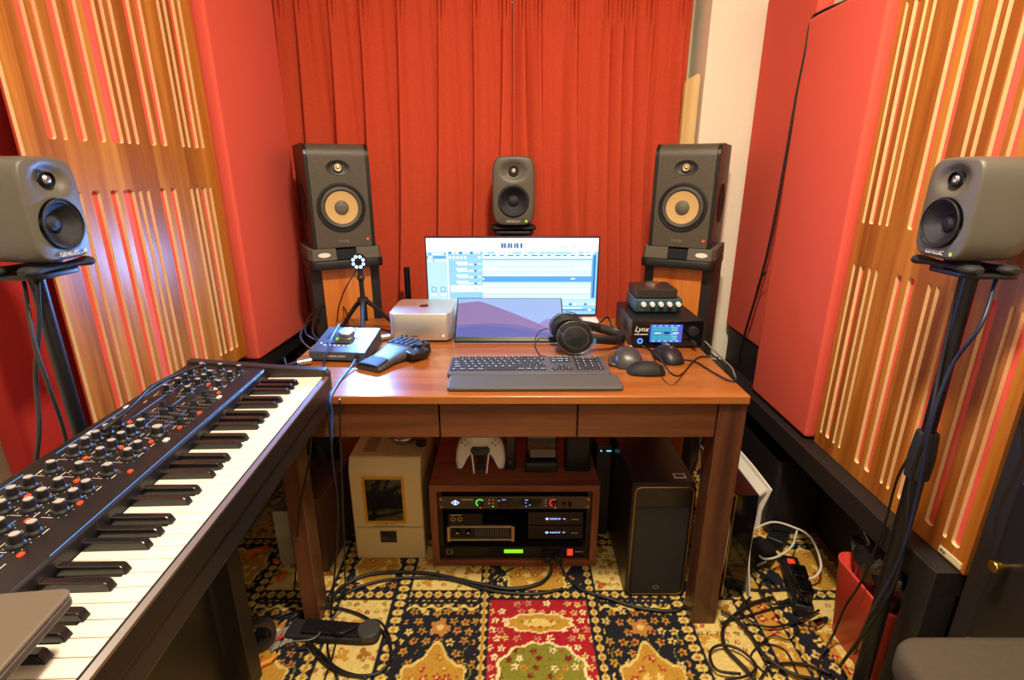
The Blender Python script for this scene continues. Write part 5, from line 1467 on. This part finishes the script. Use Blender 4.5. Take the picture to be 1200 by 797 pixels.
# ================================================================ cables (each its own thing)
def cable(label, pts, r_=.003, m_=None, cat='cable', group=None, name='cable', k=10):
    P = [Vector(p) for p in pts]
    o = Vector(P[0])
    m = MB(); m.tube([p-o for p in P], r_, n=8, k=k)
    ob = m.build(name, m_ or K['rubber'], None, o)
    return tag(ob, label, cat, group)
def fl(*uv, z=None): return [at(u,v,z=(FZ+.007) if z is None else z) for u,v in uv]
def de(*uv, h=.004): return [at(u,v,z=DZ+h) for u,v in uv]
def yy(y,*uv): return [at(u,v,y=y) for u,v in uv]
cable('thick black cable sweeping in front of the cream case to the rack plugs', fl((385,705),(405,685),(440,672),(500,672),(560,684),(600,690),(632,684),(645,672))+[at(646,662,z=.05)], .0058)
cable('second thick black cable beside the sweeping one, ending by the cream case', fl((372,722),(400,698),(450,680),(520,678),(575,692),(625,696),(660,690)), .0045)
cable('thin black cable crossing the green rack display down to the rug', [at(602,660,z=.062)+Vector((0,-.02,0))]+fl((590,672),(575,682),(560,684)), .0028)
cable('thick black cable from the rack plug past the tower foot to the desk leg', [at(657,662,z=.05)]+fl((663,674),(680,690),(715,702),(752,713),(790,716),(806,708)), .0050)
cable('black cable lying in a big loop round the foot pedal', fl((330,745),(345,722),(385,712),(425,722),(452,745),(458,772),(440,790),(405,790),(378,775),(360,752),(372,762),(398,785),(430,795)), .0042)
cable('thin black cable crossing over the foot pedal', [at(320,725,z=.012)]+fl((352,716),(378,728))+[at(398,742,z=.05),at(440,726,z=.018)]+fl((458,752),(452,790)), .0026)
cable('pale grey lead lying across the foot pedal', [at(342,752,z=.05),at(368,748,z=.052),at(382,732,z=.018),at(400,716,z=.012)], .0022, K['cable_g'])
cable('black cable hanging straight down past the front desk leg to the rug', [at(383,452,y=1.158)]+yy(1.14,(384,480),(390,540),(396,610))+fl((388,720),(384,760),(396,797)), .0030)
cable('black cable hanging furthest towards the cream case', yy(1.150,(398,468),(399,520),(402,600))+fl((404,700),(392,760),(380,797)), .0026)
cable('black cable drooping under the synthesizer end in front of the leg', yy(1.148,(366,486),(362,540),(350,610))+fl((345,690),(336,735),(320,775)), .0028)
cable('blue cable crossing the wedge audio interface to the synthesizer end', [at(398,380,z=.80),at(392,390,z=.802),at(386,402,z=.792),at(383,414,z=.772),at(379,426,z=.735),at(377,433,z=.730)], .0030, K['cable_b'])
cable('blue cable leaving the front jack of the wedge audio interface', [at(418,420,z=.739)+Vector((.0,-.012,0))]+[at(410,432,z=.730),at(400,444,z=.724),at(392,456,z=.724),at(389,466,z=.722)+Vector((0,-.012,0))]+yy(1.145,(389,486),(388,530)), .0032, K['cable_b'])
pg = thing('jack_plug', 'silver microphone plug lying at the front corner of the wedge audio interface', 'plug', at(356,424,z=DZ+.011), R(30))
MB().cyl((-.018,0,0),(.020,0,0),.0085,.0095).build('barrel', K['steel'], pg); MB().cyl((-.018,0,0),(-.040,0,-.002),.007,.004).build('boot', K['black_rub'], pg)
cable('dark lead of the silver plug running off the desk end', [at(352,427,z=DZ+.010)]+de((344,431),(336,428),(333,420),h=.006), .0028)
for i,(pts,lab) in enumerate(((((372,400),(358,390),(362,372),(378,360),(392,366)),'outermost black loop behind the wedge audio interface'),
      (((378,404),(366,388),(372,366),(388,352),(404,362),(408,380)),'middle black loop behind the wedge audio interface'),
      (((369,414),(352,396),(360,378),(376,370)),'lowest black loop spilling over the desk end'))):
    n = len(pts)
    P = [at(u,v,z=DZ+.008+.035*math.sin(PI*k/(n-1))) for k,(u,v) in enumerate(pts)]
    cable(lab, P, .0030, K['rubber'])
cable('thin black lead rising from the desk to the LED ring lamp', [at(395,378,z=.73),at(397,360,z=.80),at(404,340,z=.87),Vector((-.512,1.703,.930)),Vector((-.503,1.704,.945))], .0022)
cable('black lead lying between the tripod and the desktop computer', de((404,382),(425,384),(448,386),(456,388),h=.005), .0028)
xl = thing('microphone_plug', 'silver barrel plug between the wedge interface and the desktop computer', 'plug', at(446,396,z=DZ+.012), R(30))
MB().cyl((-.022,0,0),(.030,0,0),.0105).build('barrel', K['steel'], xl); MB().cyl((-.022,0,0),(-.036,0,0),.0085,.005).build('boot', K['black_rub'], xl)
cable('headphone lead curling from the red plug down before the portable screen', [at(642,385,z=.775),at(633,388,z=.765),at(627,398,z=.745)]+de((628,408),(633,416),(640,418)), .0016, K['rubber'])
cable('thin grey lead from the converter to the keyboard corner', [at(735,408,z=.735)]+de((720,411),(705,417),(690,419),(675,418),h=.012), .0022, K['cable_g'])
cable('black mouse cord looping over the corded mouse', [at(748,404,z=DZ+.01)]+[at(762,410,z=DZ+.004)]+[at(772,418,z=DZ+.038),at(780,430,z=DZ+.046),at(790,440,z=DZ+.03)]+de((800,438),(812,424),(822,418),(842,419)), .0024)
cable('black cord in a long loop at the desk corner', de((800,421),(815,424),(835,436),(852,445),(862,446),(858,438),(845,424),(830,412)), .0024)
cable('pale grey cord at the desk end beside the converter plug', [at(826,400,z=.745)]+de((838,412),(848,422),(858,432),(862,444)), .0024, K['cable_g'])
cable('black cord looped behind the headphone band towards the curtain', [at(690,388,z=.735),at(703,378,z=.765),at(712,372,z=.77),at(718,384,z=.74),at(728,398,z=.727)], .0030)
# stands
cable('black speaker cable hanging beside the pole over the red bin', [at(1127,322,x=.845),at(1118,360,x=.83),at(1102,430,x=.82),at(1088,500,x=.80),at(1068,560,x=.80),at(1062,610,x=.80),at(1050,680,x=.80),at(1010,745,x=.78)]+fl((985,780),(975,800)), .0038)
cable('blue-black cable twisting round the pole over the red bin', [at(1168,325,x=.86),at(1150,380,x=.815),at(1115,430,x=.80),at(1090,500,x=.785),at(1075,580,x=.79),at(1052,660,x=.78),at(1020,720,x=.78)]+fl((1000,770),(1002,800)), .0034, mat('blue black jacket','#14203a',.4))
cable('thin black cable falling over the front of the red bin', [at(1100,470,x=.815),at(1078,515,x=.83),at(1052,560,x=.85),at(1035,620,x=.86),at(1010,680,x=.86),at(990,712,x=.86),at(976,745,x=.86)]+fl((960,775),(962,800)), .0028)
cable('black cable hanging beside the pole behind the synthesizer', [at(44,330,x=-.845),at(46,380,x=-.85),at(42,440,x=-.86),at(46,500,x=-.855),at(42,545,x=-.86),at(40,600,x=-.86)], .0038)
cable('second black cable crossing the pole behind the synthesizer', [at(28,330,x=-.87),at(40,400,x=-.845),at(58,455,x=-.83),at(76,510,x=-.83),at(82,560,x=-.83)], .0034)
cable('black cable along the back edge of the synthesizer', [at(120,505,z=.84),at(150,480,z=.85),at(180,452,z=.855),at(215,436,z=.85),at(240,427,z=.85)], .0036)
cable('black cord lying over the top of the shorter red panel and down its gap', [at(1010,-6,x=.93),at(985,4,x=.925),at(962,14,x=.915),at(951,24,x=.905),at(944,60,x=.900),at(932,120,x=.900),at(918,200,x=.900),at(903,280,x=.900),at(888,340,x=.902),at(876,380,x=.905),at(868,410,x=.92)], .0045)
cable('thin second cord below in the gap between the red panels', [at(898,318,x=.893),at(890,330,x=.895),at(882,360,x=.896),at(872,392,x=.905),at(866,420,x=.915)], .0028)
cable('white cable lying in a loop round the power brick', [at(880,622,z=.10),at(905,612,z=.10),at(930,618,z=.09),at(950,630,z=.08),at(962,660,z=.07),at(955,676,z=.05),at(938,678,z=.04)], .0036, K['cable_w'])
cable('second white cable curling under the first one', [at(934,622,z=.085),at(928,640,z=.08),at(912,652,z=.07),at(896,655,z=.07),at(886,648,z=.07)], .0034, K['cable_w'])
tang = [
 ([(842,700),(860,690),(895,692),(930,690)], .0045, 'thick black cable from the desk leg to the power strip'),
 ([(905,700),(880,708),(862,720),(848,735),(850,758),(870,780),(885,797)], .0050, 'black cable bowing outward from the game console foot'),
 ([(845,716),(862,725),(880,745),(898,770),(930,790),(960,797)], .0045, 'black cable running from console foot to the picture bottom'),
 ([(868,790),(840,785),(832,765),(845,756),(868,762),(886,780),(875,792),(850,797)], .0036, 'small black loop closest to the desk leg'),
 ([(900,792),(880,770),(895,755),(920,762),(935,790)], .0022, 'thin wiry black loop in the middle of the tangle'),
 ([(885,760),(905,745),(925,750),(935,735),(925,722)], .0020, 'thin wiry black lead below the power strip'),
 ([(960,715),(935,728),(905,735),(880,728),(868,712),(880,700)], .0032, 'black lead from the chrome plug back to the console foot'),
 ([(912,690),(900,675),(890,690),(905,708),(925,702)], .0032, 'black curl of lead between console and power strip'),
 ([(845,730),(875,722),(910,712),(940,706)], .0030, 'straight black lead in front of the console foot'),
 ([(890,797),(905,780),(940,778),(975,790)], .0034, 'black lead reaching towards the pole stand foot'),
]
for k,(p,r_,lab) in enumerate(tang):
    cable(lab, fl(*p, z=FZ+.006+.004*(k%4)), r_)
lefty = [
 ([(420,600),(412,560),(408,530)], 1.50, 'black lead hanging behind the front desk leg beside the cream case'),
 ([(372,520),(388,560),(380,610),(392,650)], 1.52, 'black lead looping in front of the brown box'),
 ([(398,515),(388,540),(405,590),(400,640)], 1.55, 'black lead twisting behind the hanging desk cables'),
 ([(375,560),(392,575),(410,560),(420,590)], 1.60, 'short black lead over the power supply box'),
]
for p,y,lab in lefty: cable(lab, yy(y,*p), .0035)
# ================================================================ camera and light
cam = bpy.data.cameras.new('camera'); cam.sensor_width = 36; cam.lens = 36*FPX/1200; cam.clip_start = .02
co = bpy.data.objects.new('camera', cam); COL.objects.link(co)
co.location = (0,0,CAMZ); co.rotation_euler = (PI/2-PITCH, 0, 0)
bpy.context.scene.camera = co
def area(name, loc, target, size, power, col, shape='DISK', spread=180):
    l = bpy.data.lights.new(name, 'AREA'); l.shape = shape; l.size = size; l.energy = power; l.color = col; l.spread = R(spread)
    o = bpy.data.objects.new(name, l); COL.objects.link(o); o.location = loc
    o.rotation_euler = (Vector(target)-Vector(loc)).to_track_quat('-Z','Y').to_euler()
    return o
area('ceiling_lamp', (.18,.62,2.38), (.18,.62,0), .20, 47, (1,.86,.66))
area('fill_light', (-.1,-.9,2.30), (0,1.2,.6), .8, 8, (1,.86,.68))  # soft fill added behind the camera, no lamp known there
area('led_ring_light', (-.497,1.680,.961), (-.42,.6,.98), .05, 9.0, (.16,.40,1))
w = bpy.data.worlds.new('world'); bpy.context.scene.world = w; w.use_nodes = True
w.node_tree.nodes['Background'].inputs[0].default_value = (1,.85,.7,1)
w.node_tree.nodes['Background'].inputs[1].default_value = .02
vs_ = bpy.context.scene.view_settings
vs_.view_transform = 'Standard'; vs_.look = 'None'; vs_.gamma = 1; vs_.use_curve_mapping = False
vs_.exposure = 0.30
